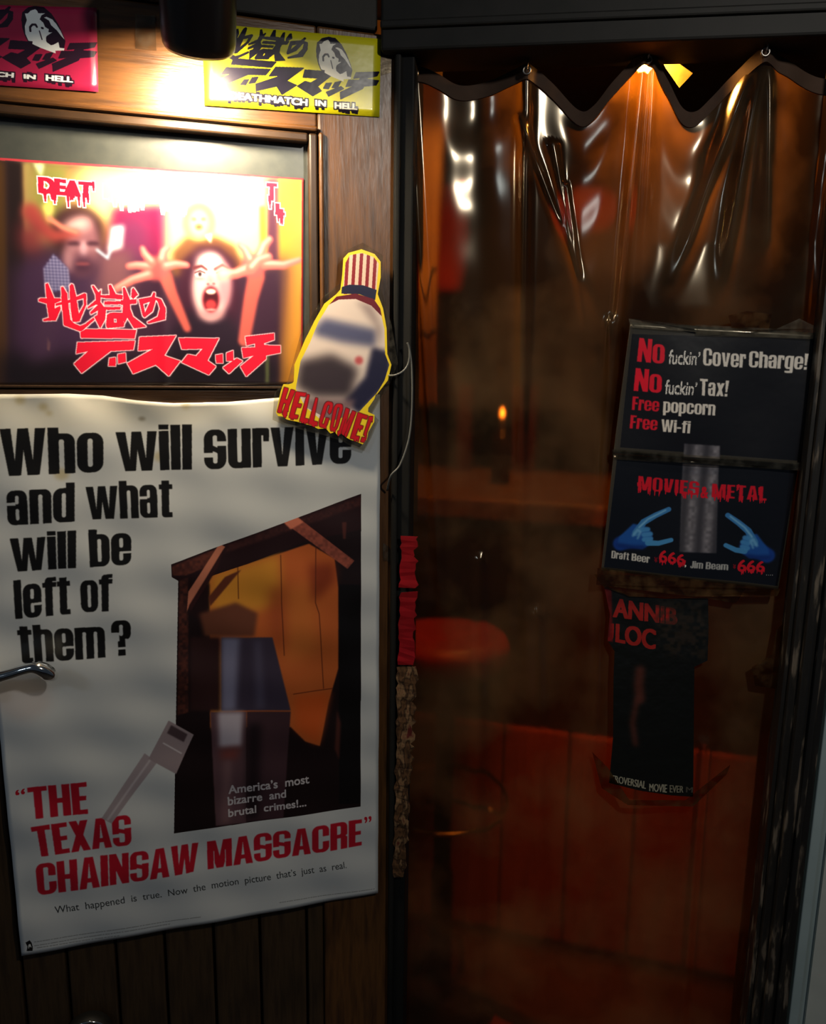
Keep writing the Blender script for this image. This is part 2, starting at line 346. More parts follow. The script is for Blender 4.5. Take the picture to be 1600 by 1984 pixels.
def strip(name, F, pts, w, mat, parent=None, thick=.0005, wav=.0):
    q = [F.at(x, y, w) for x, y in pts]; bm = bmesh.new(); f = bm.faces.new([bm.verts.new(F.w(a, z, w+random.uniform(0, wav))) for a, z in q])
    g = bmesh.ops.extrude_face_region(bm, geom=[f]); bmesh.ops.translate(bm, verts=[v for v in g['geom'] if isinstance(v, bmesh.types.BMVert)], vec=Vector(-F.n*thick))
    bmesh.ops.recalc_face_normals(bm, faces=bm.faces); return bm_obj(name, bm, mat, parent)
random.seed(4)
# ================================================================== the setting
def struct(o): o['kind'] = 'structure'; return o
struct(wbox('floor', -1.6, 2.2, -2.0, 3.6, -.06, 0, M['floor'], bev=0))
struct(fbox('wall_left', DF, -1.2, .60, 0, 2.9, -.16, -.045, M['wall'], bev=0))
# wall above the door and doorway, seen as a strip along the top
struct(fbox('wall_right', OF, .714, 1.5, 0, 2.9, -.14, -.012, M['wall'], bev=0))
struct(fbox('trim_1', OF, .722, .738, 0, 2.3, -.0115, .002, M['wall'], bev=.002))
tagp(struct(fbox('wall_top', OF, -.02, .80, 2.20, 2.9, -.14, -.012, M['wall'], bev=0)))
# whitewashed patch of wall at the lower right
struct(fbox('wall_patch', OF, .752, 1.3, 0, 1.6, -.0105, -.004, M['wall_white'], bev=0)).name = 'trim_2'
# lintel and jambs
li = struct(fbox('trim_3', OF, -.03, .80, 2.016, 2.205, -.065, .03, M['black'], bev=.004))
for z in (2.045, 2.11): fbox('bead', OF, -.03, .80, z, z+.012, .029, .036, M['black'], li, .003)
jl = struct(fbox('trim_4', OF, -.012, .020, 0, 2.016, -.11, .012, M['post'], bev=.003))
fbox('bead', OF, -.009, .000, 0.02, 2.016, .0115, .020, M['post'], jl, .003)
jr = struct(fbox('trim_5', OF, .655, .714, 0, 2.016, -.11, .012, M['jamb'], bev=.003))
fbox('bead', OF, .668, .682, 0, 2.016, .0115, .024, M['jamb'], jr, .003)
fbox('bead', OF, .690, .700, 0, 2.016, .0115, .02, M['jamb'], jr, .003)
fbox('stop_strip', OF, .648, .6545, 0, 2.016, -.02, .004, M['jamb'], jr, .001)
struct(fbox('trim_6', OF, .02, .655, 0.0, .05, -.12, .02, M['black'], bev=.004))      # threshold
# room inside
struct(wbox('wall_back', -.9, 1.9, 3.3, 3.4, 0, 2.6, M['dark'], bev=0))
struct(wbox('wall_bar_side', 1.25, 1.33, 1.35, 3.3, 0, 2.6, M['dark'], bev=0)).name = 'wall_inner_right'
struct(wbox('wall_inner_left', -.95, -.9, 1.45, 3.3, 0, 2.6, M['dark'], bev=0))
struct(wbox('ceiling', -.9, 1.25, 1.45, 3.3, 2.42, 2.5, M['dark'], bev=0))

struct(fbox('trim_7', DF, -.4, .60, 2.0475, 2.098, -.044, .004, M['black'], bev=.003))
# ---- the open door leaf
T = .036
door = struct(empty('door_1', tuple(DF.w(.25, .03, -T/2))))
fbox('stile', DF, .508, .632, .03, 2.046, -T, 0, M['wood_v'], door, .004)
fbox('stile', DF, -.16, -.045, .03, 2.046, -T, 0, M['wood_v'], door, .004)
fbox('top_rail', DF, -.0445, .5075, 1.896, 2.046, -T, -.001, M['wood_h'], door, .003)
fbox('lock_rail', DF, -.0445, .5075, 1.40, 1.512, -T, -.001, M['wood_h'], door, .003)
fbox('bottom_rail', DF, -.0445, .5075, .03, .20, -T, -.001, M['wood_h'], door, .003)
x = -.0435; k = 0
for g in (.0, .069, .147, .227, .310, .391, .476):
    fbox('plank', DF, x, g-.0022, .2005, 1.3995, -.026, -.0105, M['plank'], door, .003); x = g+.0022
fbox('plank', DF, x, .507, .2005, 1.3995, -.026, -.0105, M['plank'], door, .003)
fbox('door_panel', DF, -.0435, .507, .2005, 1.3995, -.034, -.0265, M['black'], door, 0)
fbox('window_pane', DF, -.0435, .5065, 1.513, 1.895, -.020, -.0155, M['pane'], door, 0)
for a in ((.494, .507, 1.513, 1.895), (-.0435, -.031, 1.513, 1.895), (-.030, .493, 1.882, 1.895), (-.030, .493, 1.513, 1.517)):
    fbox('glazing_bead', DF, *a, -.015, .005, M['moulding'], door, .003)
fbox('moulding', DF, -.044, .507, 1.897, 1.905, -.0008, .008, M['wood_h'], door, .003)
for a in ((.509, .516, 1.40, 1.897),): fbox('moulding', DF, *a, .0002, .007, M['wood_v'], door, .003)
# lever handle
hc = DF.at(-35, 1325, .02)
hd = lathe('handle_rose', DF.w(hc[0], hc[1], -.001), [(.026, 0), (.026, .006), (.022, .010), (.010, .012), (.010, .045)], M['chrome'], door, M3=facing(DF)); hd.name = 'door_handle'
pts = []
for px, py, w in ((-35, 1318, .035), (-10, 1314, .05), (20, 1306, .054), (48, 1297, .056), (68, 1293, .056), (85, 1299, .053), (97, 1309, .048), (104, 1316, .044)):
    q = DF.at(px, py, w); pts.append(DF.w(q[0], q[1], w))
P = smoothpath(pts, 6); n = len(P)
prof = [(0, .0105), (.25, .0105), (.5, .011), (.68, .0145), (.8, .0155), (.92, .011), (1, .003)]
tube('lever', P, [float(np.interp(i/(n-1), *zip(*prof))) for i in range(n)], M['chrome'], hd, 16, .75)
# chrome rimmed knob low on the door
kc = DF.at(171, 2013, .02)
kn = lathe('door_stop', DF.w(kc[0], kc[1], -.0008), [(.036, 0), (.036, .02), (.034, .022)], M['black'], door, M3=facing(DF), seg=40)
torus('chrome_rim', DF.w(kc[0], kc[1], .022), .0345, .0022, M['chrome'], kn, M3=facing(DF))
# hinges on the right edge of the leaf
for z in (.35, 1.83): lathe('hinge', DF.w(.637, z, -.006), [(.0055, 0), (.0055, .10), (.003, .106)], M['post'], door, seg=16)

# ---------------------------------------------------------------- inside the bar
w_ = empty('bar_panelling', (.42, 1.88, 0)); tagp(w_, 'red-brown boarded bar front lit red behind the lower curtain', 'bar front')
BF = Frame((-.25, 2.075), -15.5)
for i in range(9):
    u0 = .02+i*.17; fbox('board', BF, u0, u0+.164, 0.017, .62, -.03, 0, M['bar_board'], w_, .004)
fbox('upper_board', BF, .02, 1.54, .621, 1.17, -.03, -.006, M['mat'], w_, .003)
tagp(fbox('counter', BF, -.1, 1.35, 1.172, 1.225, -.62, .02, M['counter'], bev=.008), 'long wooden bar counter glowing dull orange behind the curtain', 'counter')
lf = empty('hanging_cupboard', (.0, 2.2, 1.45)); tagp(lf, 'orange varnished wooden cupboard side at the left edge behind the curtain', 'cupboard')
q0 = WF.at(797, 130, -2.15); q1 = WF.at(846, 780, -2.15)
wbox('side_board', q0[0]-.2, q1[0], 2.15, 2.17, q1[1], 2.415, M['orange_board'], lf, .002)
wbox('back_board', q0[0]-.2, q1[0], 2.171, 2.4, q1[1], 2.415, M['orange_board'], lf, .002)
for (xa, ya, xb, yb) in ((797, 590, 846, 520), (797, 655, 846, 640)):  # dark rods stand in for the diagonal shadow across the boards
    a = WF.at(xa, ya, -2.14); b_ = WF.at(xb, yb, -2.14); tube('shadow_rod', [V([a[0], 2.145, a[1]]), V([b_[0], 2.145, b_[1]])], .006, M['dark'], lf, 8)
# stool
M['steel_ring'] = simple('polished_steel_ring', (.9, .75, .5), (.8, .65, .4), rough=.22, metal=1, bstr=0)
sx, sy = .084, 1.70
st = empty('bar_stool', (sx, sy, .018)); tagp(st, 'round bar stool with a red vinyl seat and a chrome foot ring behind the curtain', 'stool')
lathe('seat', (sx, sy, .875), [(.11, 0), (.138, .006), (.148, .03), (.148, .055), (.140, .07), (.10, .078), (.02, .08)], M['red_vinyl'], st, 48)
lathe('seat_band', (sx, sy, .872), [(.146, -.01), (.150, -.008), (.1505, .018), (.149, .02)], M['black'], st, 48)
lathe('post', (sx, sy, .05), [(.03, 0), (.028, .3), (.022, .31), (.022, .84)], M['black'], st)
torus('foot_ring', (sx, sy, .545), .158, .006, M['steel_ring'], st, seg=60)
for k in range(3):
    a = math.radians(90+120*k); tube('spoke', [V([sx+.02*math.cos(a), sy+.02*math.sin(a), .545]), V([sx+.157*math.cos(a), sy+.157*math.sin(a), .545])], .005, M['chrome'], st, 8)
lathe('base', (sx, sy, .018), [(.15, 0), (.15, .01), (.05, .03), (.03, .035)], M['black'], st, 40)
# floor pieces
bm = bmesh.new(); pl = [WF.at(0, 0)]
def fl(px, py, z):
    q = CX*(px-800)/FPX+CU*(992-py)/FPX+FW; t = (z-EYE)/q[2]; return q*t+V([0, 0, EYE])
def slab(name, pts, z0, z1, mat, parent=None):
    bm = bmesh.new(); f = bm.faces.new([bm.verts.new((*fl(x, y, z1)[:2], z0)) for x, y in pts]); g = bmesh.ops.extrude_face_region(bm, geom=[f])
    bmesh.ops.translate(bm, verts=[v for v in g['geom'] if isinstance(v, bmesh.types.BMVert)], vec=(0, 0, z1-z0)); bmesh.ops.recalc_face_normals(bm, faces=bm.faces)
    bmesh.ops.bevel(bm, geom=bm.edges, offset=.004, segments=2, affect='EDGES'); return bm_obj(name, bm, mat, parent)
tagp(slab('floor_board', [(868, 1785), (1445, 1905), (1470, 2150), (1180, 2060), (1080, 1985), (985, 1935), (893, 1892), (765, 1925)], .018, .055, M['mat']), 'dark flat board lying on the floor below the bar front', 'board')
bm = bmesh.new(); bmesh.ops.create_grid(bm, x_segments=120, y_segments=60, size=.5)
for v in bm.verts:
    v.co = Vector((.28+v.co.x*1.15, 1.50+v.co.y*.30, .010+random.uniform(0, .006)))
g = bmesh.ops.extrude_face_region(bm, geom=bm.faces[:]); 
for v in g['geom']:
    if isinstance(v, bmesh.types.BMVert): v.co.z = .001
bmesh.ops.recalc_face_normals(bm, faces=bm.faces)
tagp(bm_obj('carpet', bm, M['carpet']), 'worn red carpet on the floor just inside the doorway', 'carpet')
# back shelf with bottles and glowing red things
sh = empty('back_shelf', (.3, 3.1, 1.2)); tagp(sh, 'dark wall shelf with bottles behind the bar counter', 'shelf')
wbox('shelf_board', -.5, 1.1, 3.0, 3.299, 1.40, 1.425, M['mat'], sh, .003)
wbox('back_board', -.5, 1.1, 3.27, 3.298, 1.426, 2.1, M['mat'], sh, .003)
bt = []
for i, (x, r, h) in enumerate(((.14, .035, .24), (.24, .03, .28), (.34, .038, .22), (.44, .032, .27), (.56, .034, .25), (.70, .03, .29), (.83, .036, .23))):
    pr = [(r*.95, 0), (r, .01), (r, h*.6), (r*.8, h*.7), (r*.36, h*.8), (r*.33, h*.99), (r*.2, h)]
    o = lathe('bottle', (x, 3.09, 1.426), pr, M['bottle'], seg=20)
    tagp(o, 'dark glass bottle on the back shelf, '+('leftmost of the row', 'second from the left', 'third from the left', 'middle one of the row', 'third from the right', 'second from the right', 'rightmost of the row')[i], 'bottle', 'bottles on the back shelf')
def lantern(px, py, y, r, h, lab, mat, cat='lantern'):
    a = WF.at(px, py, -y); c = (a[0], y, a[1]); root = empty('paper_lantern', c); tagp(root, lab, cat)
    prof = [(r*.55, -h/2)]
    for i in range(13):
        t = i/12; prof.append((r*(.6+.4*math.sin(math.pi*t))*(1-.04*(i % 2)), -h/2+h*t))
    lathe('shade', c, prof, mat, root, 28); lathe('cap', (c[0], c[1], c[2]+h/2), [(r*.6, 0), (r*.6, .012)], M['black'], root, 28)
    tube('cord', [V([c[0], c[1], c[2]+h/2]), V([c[0]+.001, c[1], 2.42])], .002, M['black'], root, 6); return root
lantern(1140, 415, 2.9, .10, .13, 'round red paper lantern hanging at the centre behind the curtain', M['red_glow'])
m2 = glow('dim_red_paper', (.9, .07, .025), .07); M['red_dim'] = m2
lantern(868, 470, 2.85, .055, .34, 'tall dim red paper lantern hanging beside the orange cupboard', M['red_dim'])
lantern(884, 372, 2.6, .012, .02, 'tiny bright red indicator lamp beside the orange cupboard', glow('small_red_lamp', (1, .12, .03), 5), 'lamp')
# candle glass on the counter
a = WF.at(977, 800, -2.25); cg = empty('candle', (a[0], 2.25, 1.226)); tagp(cg, 'candle burning in a dark bottle on the counter', 'candle')
h = a[1]-1.226
lathe('bottle_holder', (a[0], 2.25, 1.226), [(.034, 0), (.036, .01), (.036, h*.55), (.03, h*.68), (.014, h*.8), (.014, h-.035)], M['bottle'], cg, 24)
lathe('wax', (a[0], 2.25, a[1]-.034), [(.011, 0), (.010, .024)], simple('candle_wax', (.5, .4, .25)), cg, 16)
lathe('flame', (a[0], 2.25, a[1]-.008), [(.002, 0), (.006, .006), (.005, .014), (.0006, .026)], M['candle'], cg, 12)
M['strip'] = simple('faded_red_paper', (.16, .015, .01), rough=.7)
# red posters hanging on the wall board beyond the counter
for (px0, py0, px1, py1, lab) in ((885, 745, 905, 880, 'narrow dull red strip of paper left of the candle'), (1010, 745, 1036, 860, 'narrow dull red strip of paper right of the candle')):
    a = WF.at(px0, py0, -2.5); b_ = WF.at(px1, py1, -2.5)
    tagp(wbox('menu_strip', a[0], b_[0], 2.5, 2.503, 1.2255, a[1], M['strip'], bev=0), lab, 'menu')

# ---------------------------------------------------------------- amber vinyl curtain
hem_px = [(786, 143), (815, 137), (850, 150), (890, 166), (950, 152), (1020, 134), (1070, 163), (1122, 212), (1150, 205), (1190, 158), (1250, 106), (1290, 152), (1322, 205), (1350, 212), (1380, 186), (1420, 145), (1465, 112), (1510, 122), (1560, 140), (1610, 150), (1660, 140), (1700, 120)]
CW = -.05
hp = V([OF.at(x, y, CW) for x, y in hem_px])
from_s = np.linspace(hp[0, 0], hp[-1, 0], 200)
hs = smoothpath([V([a, b_, 0]) for a, b_ in hp], 8); hs = V(hs); 
def ztop(s): return float(np.interp(s, hs[:, 0], hs[:, 1]))
pleats = []   # (s,z) top, (s,z) bottom, half width top/bottom, height, reach
for (x1, y1, x2, y2, wa, wb, am, reach) in (
    (1020, 134, 1010, 900, .010, .012, .013, .9), (1243, 106, 1175, 850, .009, .010, .019, .7), (1264, 106, 1240, 620, .006, .016, .012, .4),
    (1455, 118, 1275, 640, .010, .016, .018, .45), (1465, 118, 1385, 640, .008, .014, .017, .5), (1478, 118, 1480, 700, .010, .022, .015, .45), (795, 140, 838, 900, .009, .008, .014, .8),
    (1075, 300, 1112, 520, .008, .005, .010, .24), (1100, 380, 1118, 510, .004, .004, .010, .14), (1012, 250, 1110, 500, .006, .008, .010, .26), (1650, 140, 1560, 800, .012, .014, .02, .7),
    (1180, 640, 1150, 1400, .008, .012, .008, 1.2), (930, 1100, 925, 1900, .012, .018, .009, 1.4), (1040, 1200, 1050, 1900, .012, .018, .008, 1.4), (1360, 1450, 1320, 1960, .008, .010, .009, 1.2)):
    a = OF.at(x1, y1, CW); b_ = OF.at(x2, y2, CW); pleats.append((a, b_, wa, wb, am, reach))
def cdepth(s, z):
    w = .006*math.sin(s*23+.7)+.003*math.sin(s*51+z*2.2)
    top = ztop(s); d = top-z
    w += .012*math.cos((s-.37)/.175*2*math.pi)*math.exp(-d/.16)            # hooks pull forward, swags fall back
    w += .0018*math.sin(d/.09*2*math.pi+.6)*math.exp(-d/.16)*(1-math.cos((s-.37)/.175*2*math.pi))*.6
    for a, b_, wa, wb, am, reach in pleats:
        if z > a[1]+.02: continue
        t = (a[1]-z)/(a[1]-b_[1]); sc = a[0]+(b_[0]-a[0])*t; wd = wa+(wb-wa)*min(t, 1.5)
        f = min(1, max(0, 1.25-(a[1]-z)/reach)); f = f*f*(3-2*f)
        x = (s-sc)/wd
        if abs(x) < 3.2: w += am*f*math.exp(-x*x)
    if .36 < s < .70 and .9 < z < 1.75:      # stiffened flat behind the taped sheets
        k = min(1, (s-.36)/.04, (.70-s)/.04, (z-.9)/.06, (1.75-z)/.10); w = w*(1-k)+.004*k
    return CW+w
cur = empty('curtain', tuple(OF.w(.34, .06, CW))); tagp(cur, 'amber transparent vinyl curtain hanging in folds across the doorway', 'curtain')
s0, s1 = hp[0, 0], hp[-1, 0]; nx, nz = 300, 260; vs, fs = [], []
BAND = .022
for j in range(nz+1):
    t = (j/nz)**1.25
    for i in range(nx+1):
        s = s0+(s1-s0)*i/nx; zt = ztop(s)-BAND*.8; z = zt+(.06-zt)*t; vs.append(OF.w(s, z, cdepth(s, z)))
for j in range(nz):
    for i in range(nx): k = j*(nx+1)+i; fs.append((k, k+nx+1, k+nx+2, k+1))
meshobj('vinyl_sheet', vs, fs, M['vinyl'], cur, True)
vs, fs = [], []; nb = 300
for i in range(nb+1):
    s = s0+(s1-s0)*i/nb; z = ztop(s); w = cdepth(s, z-.01)
    for dz, dw in ((0, .003), (-BAND, .003), (-BAND, -.003), (0, -.003)): vs.append(OF.w(s, z+dz, w+dw))
for i in range(nb):
    for k in range(4): a = i*4; fs.append((a+k, a+(k+1) % 4, a+4+(k+1) % 4, a+4+k))
fs += [(0, 3, 2, 1), (nb*4, nb*4+1, nb*4+2, nb*4+3)]
meshobj('hem_band', vs, fs, M['hem'], cur)
for (px, py) in ((1020, 148), (1249, 128), (1463, 125), (806, 152)):
    q = OF.at(px, py, CW); w = cdepth(q[0], q[1])+.004; torus('grommet', OF.w(q[0], q[1], w), .0055, .0018, M['steel'], cur, facing(OF), 20, 8)
    P = [OF.w(q[0], q[1]+.0, w+.004), OF.w(q[0]+.001, q[1]+.008, w+.006), OF.w(q[0]+.001, q[1]+.02, w), OF.w(q[0], 2.0165, w-.002)]
    lab = {1020: 'small wire hook holding the curtain left of its lit peak', 1249: 'small wire hook at the brightly lit peak of the curtain', 1463: 'small wire hook at the right peak of the curtain', 806: 'small wire hook at the left end of the curtain'}[px]
    tagp(tube('curtain_hook', smoothpath(P, 5), .0012, M['steel'], seg=8), lab, 'hook', 'hooks holding up the curtain')
# hanging bulb with paper tag
q = OF.at(1252, 118, -.10); bl = empty('hanging_bulb', tuple(OF.w(q[0], q[1]-.02, -.10))); tagp(bl, 'small glowing orange bulb hanging behind the peak of the curtain', 'bulb')
c = OF.w(q[0], q[1]-.018, -.10)
lathe('glass', c, [(.003, 0), (.010, .006), (.013, .016), (.010, .028), (.006, .034)], M['bulb'], bl, 20)
lathe('socket', c+V([0, 0, .0345]), [(.008, 0), (.008, .03), (.004, .036)], M['black'], bl, 16)
tube('flex', [c+V([0, 0, .07]), c+V([.002, .035, .12]), V([c[0], c[1]+.04, 2.42])], .002, M['black'], bl, 6)
tg = strip('paper_tag', OF, [(1274, 104), (1300, 112), (1342, 142), (1316, 170), (1290, 132)], -.105, simple('yellow_paper', (.8, .5, .12), rough=.6, scale=90)); tagp(tg, 'small creased yellow paper tag beside the hanging bulb', 'tag')
tube('string', [OF.w(q[0]+.01, 2.055, -.106), OF.w(q[0]+.02, 2.1, -.12), OF.w(q[0]+.01, 2.42, -.15)], .001, M['black'], tg, 6)

# ---------------------------------------------------------------- spot lamp in front of the door
q = DF.at(388, 60, .2); lc = DF.w(q[0]+.0, 1.955, .115)
lamp = empty('spot_lamp', tuple(lc)); tagp(lamp, 'black cylindrical spot lamp hanging at the top over the open door', 'lamp')
tl = math.radians(36); ax = DF.n*math.sin(tl)+V([0, 0, math.cos(tl)]); A3 = np.stack([DF.d, np.cross(ax, DF.d), ax], 1)
lathe('shade', lc, [(.001, .022), (.036, .022), (.0395, .0), (.043, -.002), (.0455, .002), (.047, .012), (.0475, .11), (.044, .135), (.03, .15), (.012, .155)], M['lampblack'], lamp, 48, A3)
lathe('lit_face', lc+ax*.012, [(.034, 0), (.034, .006)], M['warm_disc'], lamp, 40, A3)
tube('stem', [lc+ax*.15, lc+ax*.2, V([*(lc+ax*.2)[:2], 2.215])+V([0, 0, .0])], .008, M['lampblack'], lamp, 12)
# ---- a condensed poster alphabet drawn from boxes: glyph -> (width, plus shapes, minus shapes); cap height 1
def RR(x0, y0, x1, y1, r, c='abcd'):    # corners: a top-left, b top-right, c bottom-right, d bottom-left
    o = []
    for k, (cx_, cy_, sx_, sy_, a0) in zip('abcd', ((x0, y1, 1, -1, 180), (x1, y1, -1, -1, 90), (x1, y0, -1, 1, 0), (x0, y0, 1, 1, -90))):
        if k in c and r > 0:
            for i in range(7): a = math.radians(a0-15*i); o.append((cx_+sx_*r+r*math.cos(a), cy_+sy_*r*1.15+r*1.15*math.sin(a)))
        else: o.append((cx_, cy_))
    return o
def BX(x0, y0, x1, y1): return [(x0, y0), (x0, y1), (x1, y1), (x1, y0)]
def glyph(ch, X):
    s, t, q, k = .2, .125, .19, .04
    ring = lambda w, y0, y1: ([RR(0, y0, w, y1, q)], [RR(s, y0+t, w-s, y1-t, k)])
    if ch in 'oO0': w = .5 if ch == 'o' else .54; p, m = ring(w, 0, X if ch == 'o' else 1); return w, p, m
    if ch == 'n': return .5, [RR(0, 0, .5, X, .16, 'b')], [RR(s, -.01, .3, X-t, k, 'ab')]
    if ch == 'h': return .5, [RR(0, 0, .5, X, .16, 'b'), BX(0, 0, s, 1)], [RR(s, -.01, .3, X-t, k, 'ab')]
    if ch == 'u': return .5, [RR(0, 0, .5, X, .16, 'd')], [RR(s, t, .3, X+.01, k, 'cd')]
    if ch == 'm': return .8, [RR(0, 0, .8, X, .16, 'b')], [RR(s, -.01, .3, X-t, k, 'ab'), RR(.5, -.01, .6, X-t, k, 'ab')]
    if ch == 'r': return .37, [BX(0, 0, s, X), RR(0, X*.66, .37, X, .05, 'b')], [RR(s, X*.6, .245, X-.16, .0)]
    if ch == 'l': return s, [BX(0, 0, s, 1)], []
    if ch == 'I': return .21, [BX(0, 0, .21, 1)], []
    if ch == 'i': return s, [BX(0, 0, s, X), BX(0, X+.035, s, 1.01)], []
    if ch in 'vV': h = X if ch == 'v' else 1; return .52, [[(0, h), (.2, h), (.26, .27*h), (.32, h), (.52, h), (.37, 0), (.15, 0)]], []
    if ch in 'wW': h = X if ch == 'w' else 1; return .82, [[(0, h), (.19, h), (.245, .3*h), (.315, h), (.505, h), (.575, .3*h), (.63, h), (.82, h), (.69, 0), (.47, 0), (.41, .55*h), (.35, 0), (.13, 0)]], []
    if ch in 'sS':
        h = X if ch == 's' else 1; w = .48 if ch == 's' else .54; a, b_ = s-.01, w-s+.01
        return w, [RR(0, 0, w, h, q)], [RR(a, h*.60, b_, h-t, k, 'ab'), [(a, h*.60), (b_, h*.60), (b_, h*.54), (a+.02, h*.585)], BX(b_-.01, h*.58, w+.01, h*.70), RR(a, t, b_, h*.40, k, 'cd'), [(a, h*.40), (b_, h*.40), (b_-.02, h*.415), (a, h*.46)], BX(-.01, h*.30, a+.01, h*.42)]
    if ch == 'e': return .5, [RR(0, 0, .5, X, q)], [RR(s, t, .3, X*.44, k), RR(s, X*.55, .3, X-t, k), BX(.29, X*.36, .51, X*.44)]
    if ch == 'a': return .48, [RR(0, 0, .46, X, .16), BX(.27, 0, .47, X*.7)], [RR(.19, X*.60, .275, X-t, k), BX(-.01, X*.57, .20, X*.66), RR(.19, t*.9, .275, X*.47, k)]
    if ch == 'd': p, m = ring(.5, 0, X); return .5, p+[BX(.3, 0, .5, 1)], m
    if ch == 'b': p, m = ring(.5, 0, X); return .5, p+[BX(0, 0, s, 1)], m
    if ch == 'p': p, m = ring(.5, 0, X); return .5, p+[BX(0, -.22, s, X)], m
    if ch == 'g': p, m = ring(.5, 0, X); return .5, p+[BX(.3, -.12, .5, X), RR(.02, -.24, .5, -.1, .08, 'cd')], m
    if ch in 'cC': h = X if ch == 'c' else 1; w = .5 if ch == 'c' else .54; p, m = ring(w, 0, h); return w, p, m+[BX(w-s-.01, h*.4, w+.01, h*.6)]
    if ch == 't': return .36, [RR(.07, 0, .36, .97, .08, 'd'), BX(0, X-t, .36, X)], [BX(.27, t, .37, X-t), BX(.27, X, .37, 1)]
    if ch == 'f': return .36, [RR(.07, 0, .38, 1, .10, 'a'), BX(0, X-t, .36, X)], [BX(.27, -.01, .39, X-t), BX(.27, X, .39, .9)]
    if ch == 'x': return .5, [[(0, 0), (.2, 0), (.5, X), (.3, X)], [(.3, 0), (.5, 0), (.2, X), (0, X)]], []
    if ch == 'T': return .5, [BX(0, .85, .5, 1), BX(.15, 0, .35, 1)], []
    if ch == 'H': return .56, [BX(0, 0, .21, 1), BX(.35, 0, .56, 1), BX(0, .42, .56, .57)], []
    if ch in 'EF': return .42, [BX(0, 0, .21, 1), BX(0, .86, .42, 1), BX(0, .43, .39, .57)]+([BX(0, 0, .42, .14)] if ch == 'E' else []), []
    if ch == 'L': return .40, [BX(0, 0, .2, 1), BX(0, 0, .40, .15)], []
    if ch == 'X': return .56, [[(0, 0), (.21, 0), (.54, 1), (.33, 1)], [(.35, 0), (.56, 0), (.23, 1), (.02, 1)]], []
    if ch == 'A': return .58, [[(0, 0), (.2, 0), (.23, .2), (.35, .2), (.38, 0), (.58, 0), (.41, 1), (.17, 1)]], [[(.245, .34), (.335, .34), (.29, .84)]]
    if ch == 'N': return .56, [BX(0, 0, .19, 1), BX(.37, 0, .56, 1), [(0, 1), (.2, 1), (.56, 0), (.36, 0)]], []
    if ch == 'M': return .72, [BX(0, 0, .18, 1), BX(.54, 0, .72, 1), [(0, 1), (.25, 1), (.36, .4), (.47, 1), (.72, 1), (.46, 0), (.26, 0)]], [BX(.18, -.01, .205, .62), BX(.515, -.01, .54, .62)]
    if ch == 'R': return .55, [BX(0, 0, .21, 1), RR(0, .40, .54, 1, .16, 'b'), RR(.33, 0, .54, .53, .06, 'b')], [RR(.21, .56, .33, .87, .03, 'bc'), BX(.21, -.01, .33, .42), [(.55, .43), (.55, .54), (.48, .485)]]
    if ch == 'B': return .54, [RR(0, 0, .54, .53, .15, 'bc'), RR(0, .47, .53, 1, .15, 'bc')], [RR(.21, .13, .33, .43, .03), RR(.21, .57, .32, .87, .03)]
    if ch == 'D': return .54, [RR(0, 0, .54, 1, .17, 'bc')], [RR(.21, .13, .33, .87, .04)]
    if ch == 'J': return .42, [RR(0, 0, .42, 1, .14, 'cd')], [BX(-.01, .32, .21, 1.01), BX(.17, .13, .21, .34)]
    if ch == '?': return .5, [RR(0, .42, .5, 1, .18, 'abc'), BX(.16, .24, .35, .5), BX(.16, 0, .35, .17)], [RR(.2, .56, .3, .88, .04), BX(-.01, .41, .2, .66), BX(-.01, .41, .16, .56), BX(.35, .41, .51, .47)]
    if ch == '!': return .22, [[(0, 1), (.22, 1), (.17, .26), (.05, .26)], BX(.02, 0, .2, .18)], []
    if ch == '-': return .28, [BX(0, .32, .28, .46)], []
    return .22, [], []
def gtext(c, txt, quad, X=.87, gap=.04, fat=0):
    out = np.zeros((c.H, c.W), np.float32); pos = []; x = 0
    for ch in txt: g = glyph(ch, X); pos.append((x, g)); x += g[0]+gap
    W_ = x-gap; TL, TR, BR, BL = c.P(quad)
    def mp(L, x0):
        r = []
        for a, b_ in L: a = (a+x0)/W_; r.append((BL*(1-a)+BR*a)*(1-b_)+(TL*(1-a)+TR*a)*b_)
        return V(r)
    for x0, (w, pl, mi) in pos:
        m = np.zeros((c.H, c.W), np.float32)
        for L in pl: m = np.maximum(m, c.poly(mp(L, x0), raw=True))
        for L in mi: m = np.minimum(m, 1-c.poly(mp(L, x0), raw=True))
        out = np.maximum(out, m)
    return blur(out, 1) if not fat else blur(dil(out, fat, fat), 1)
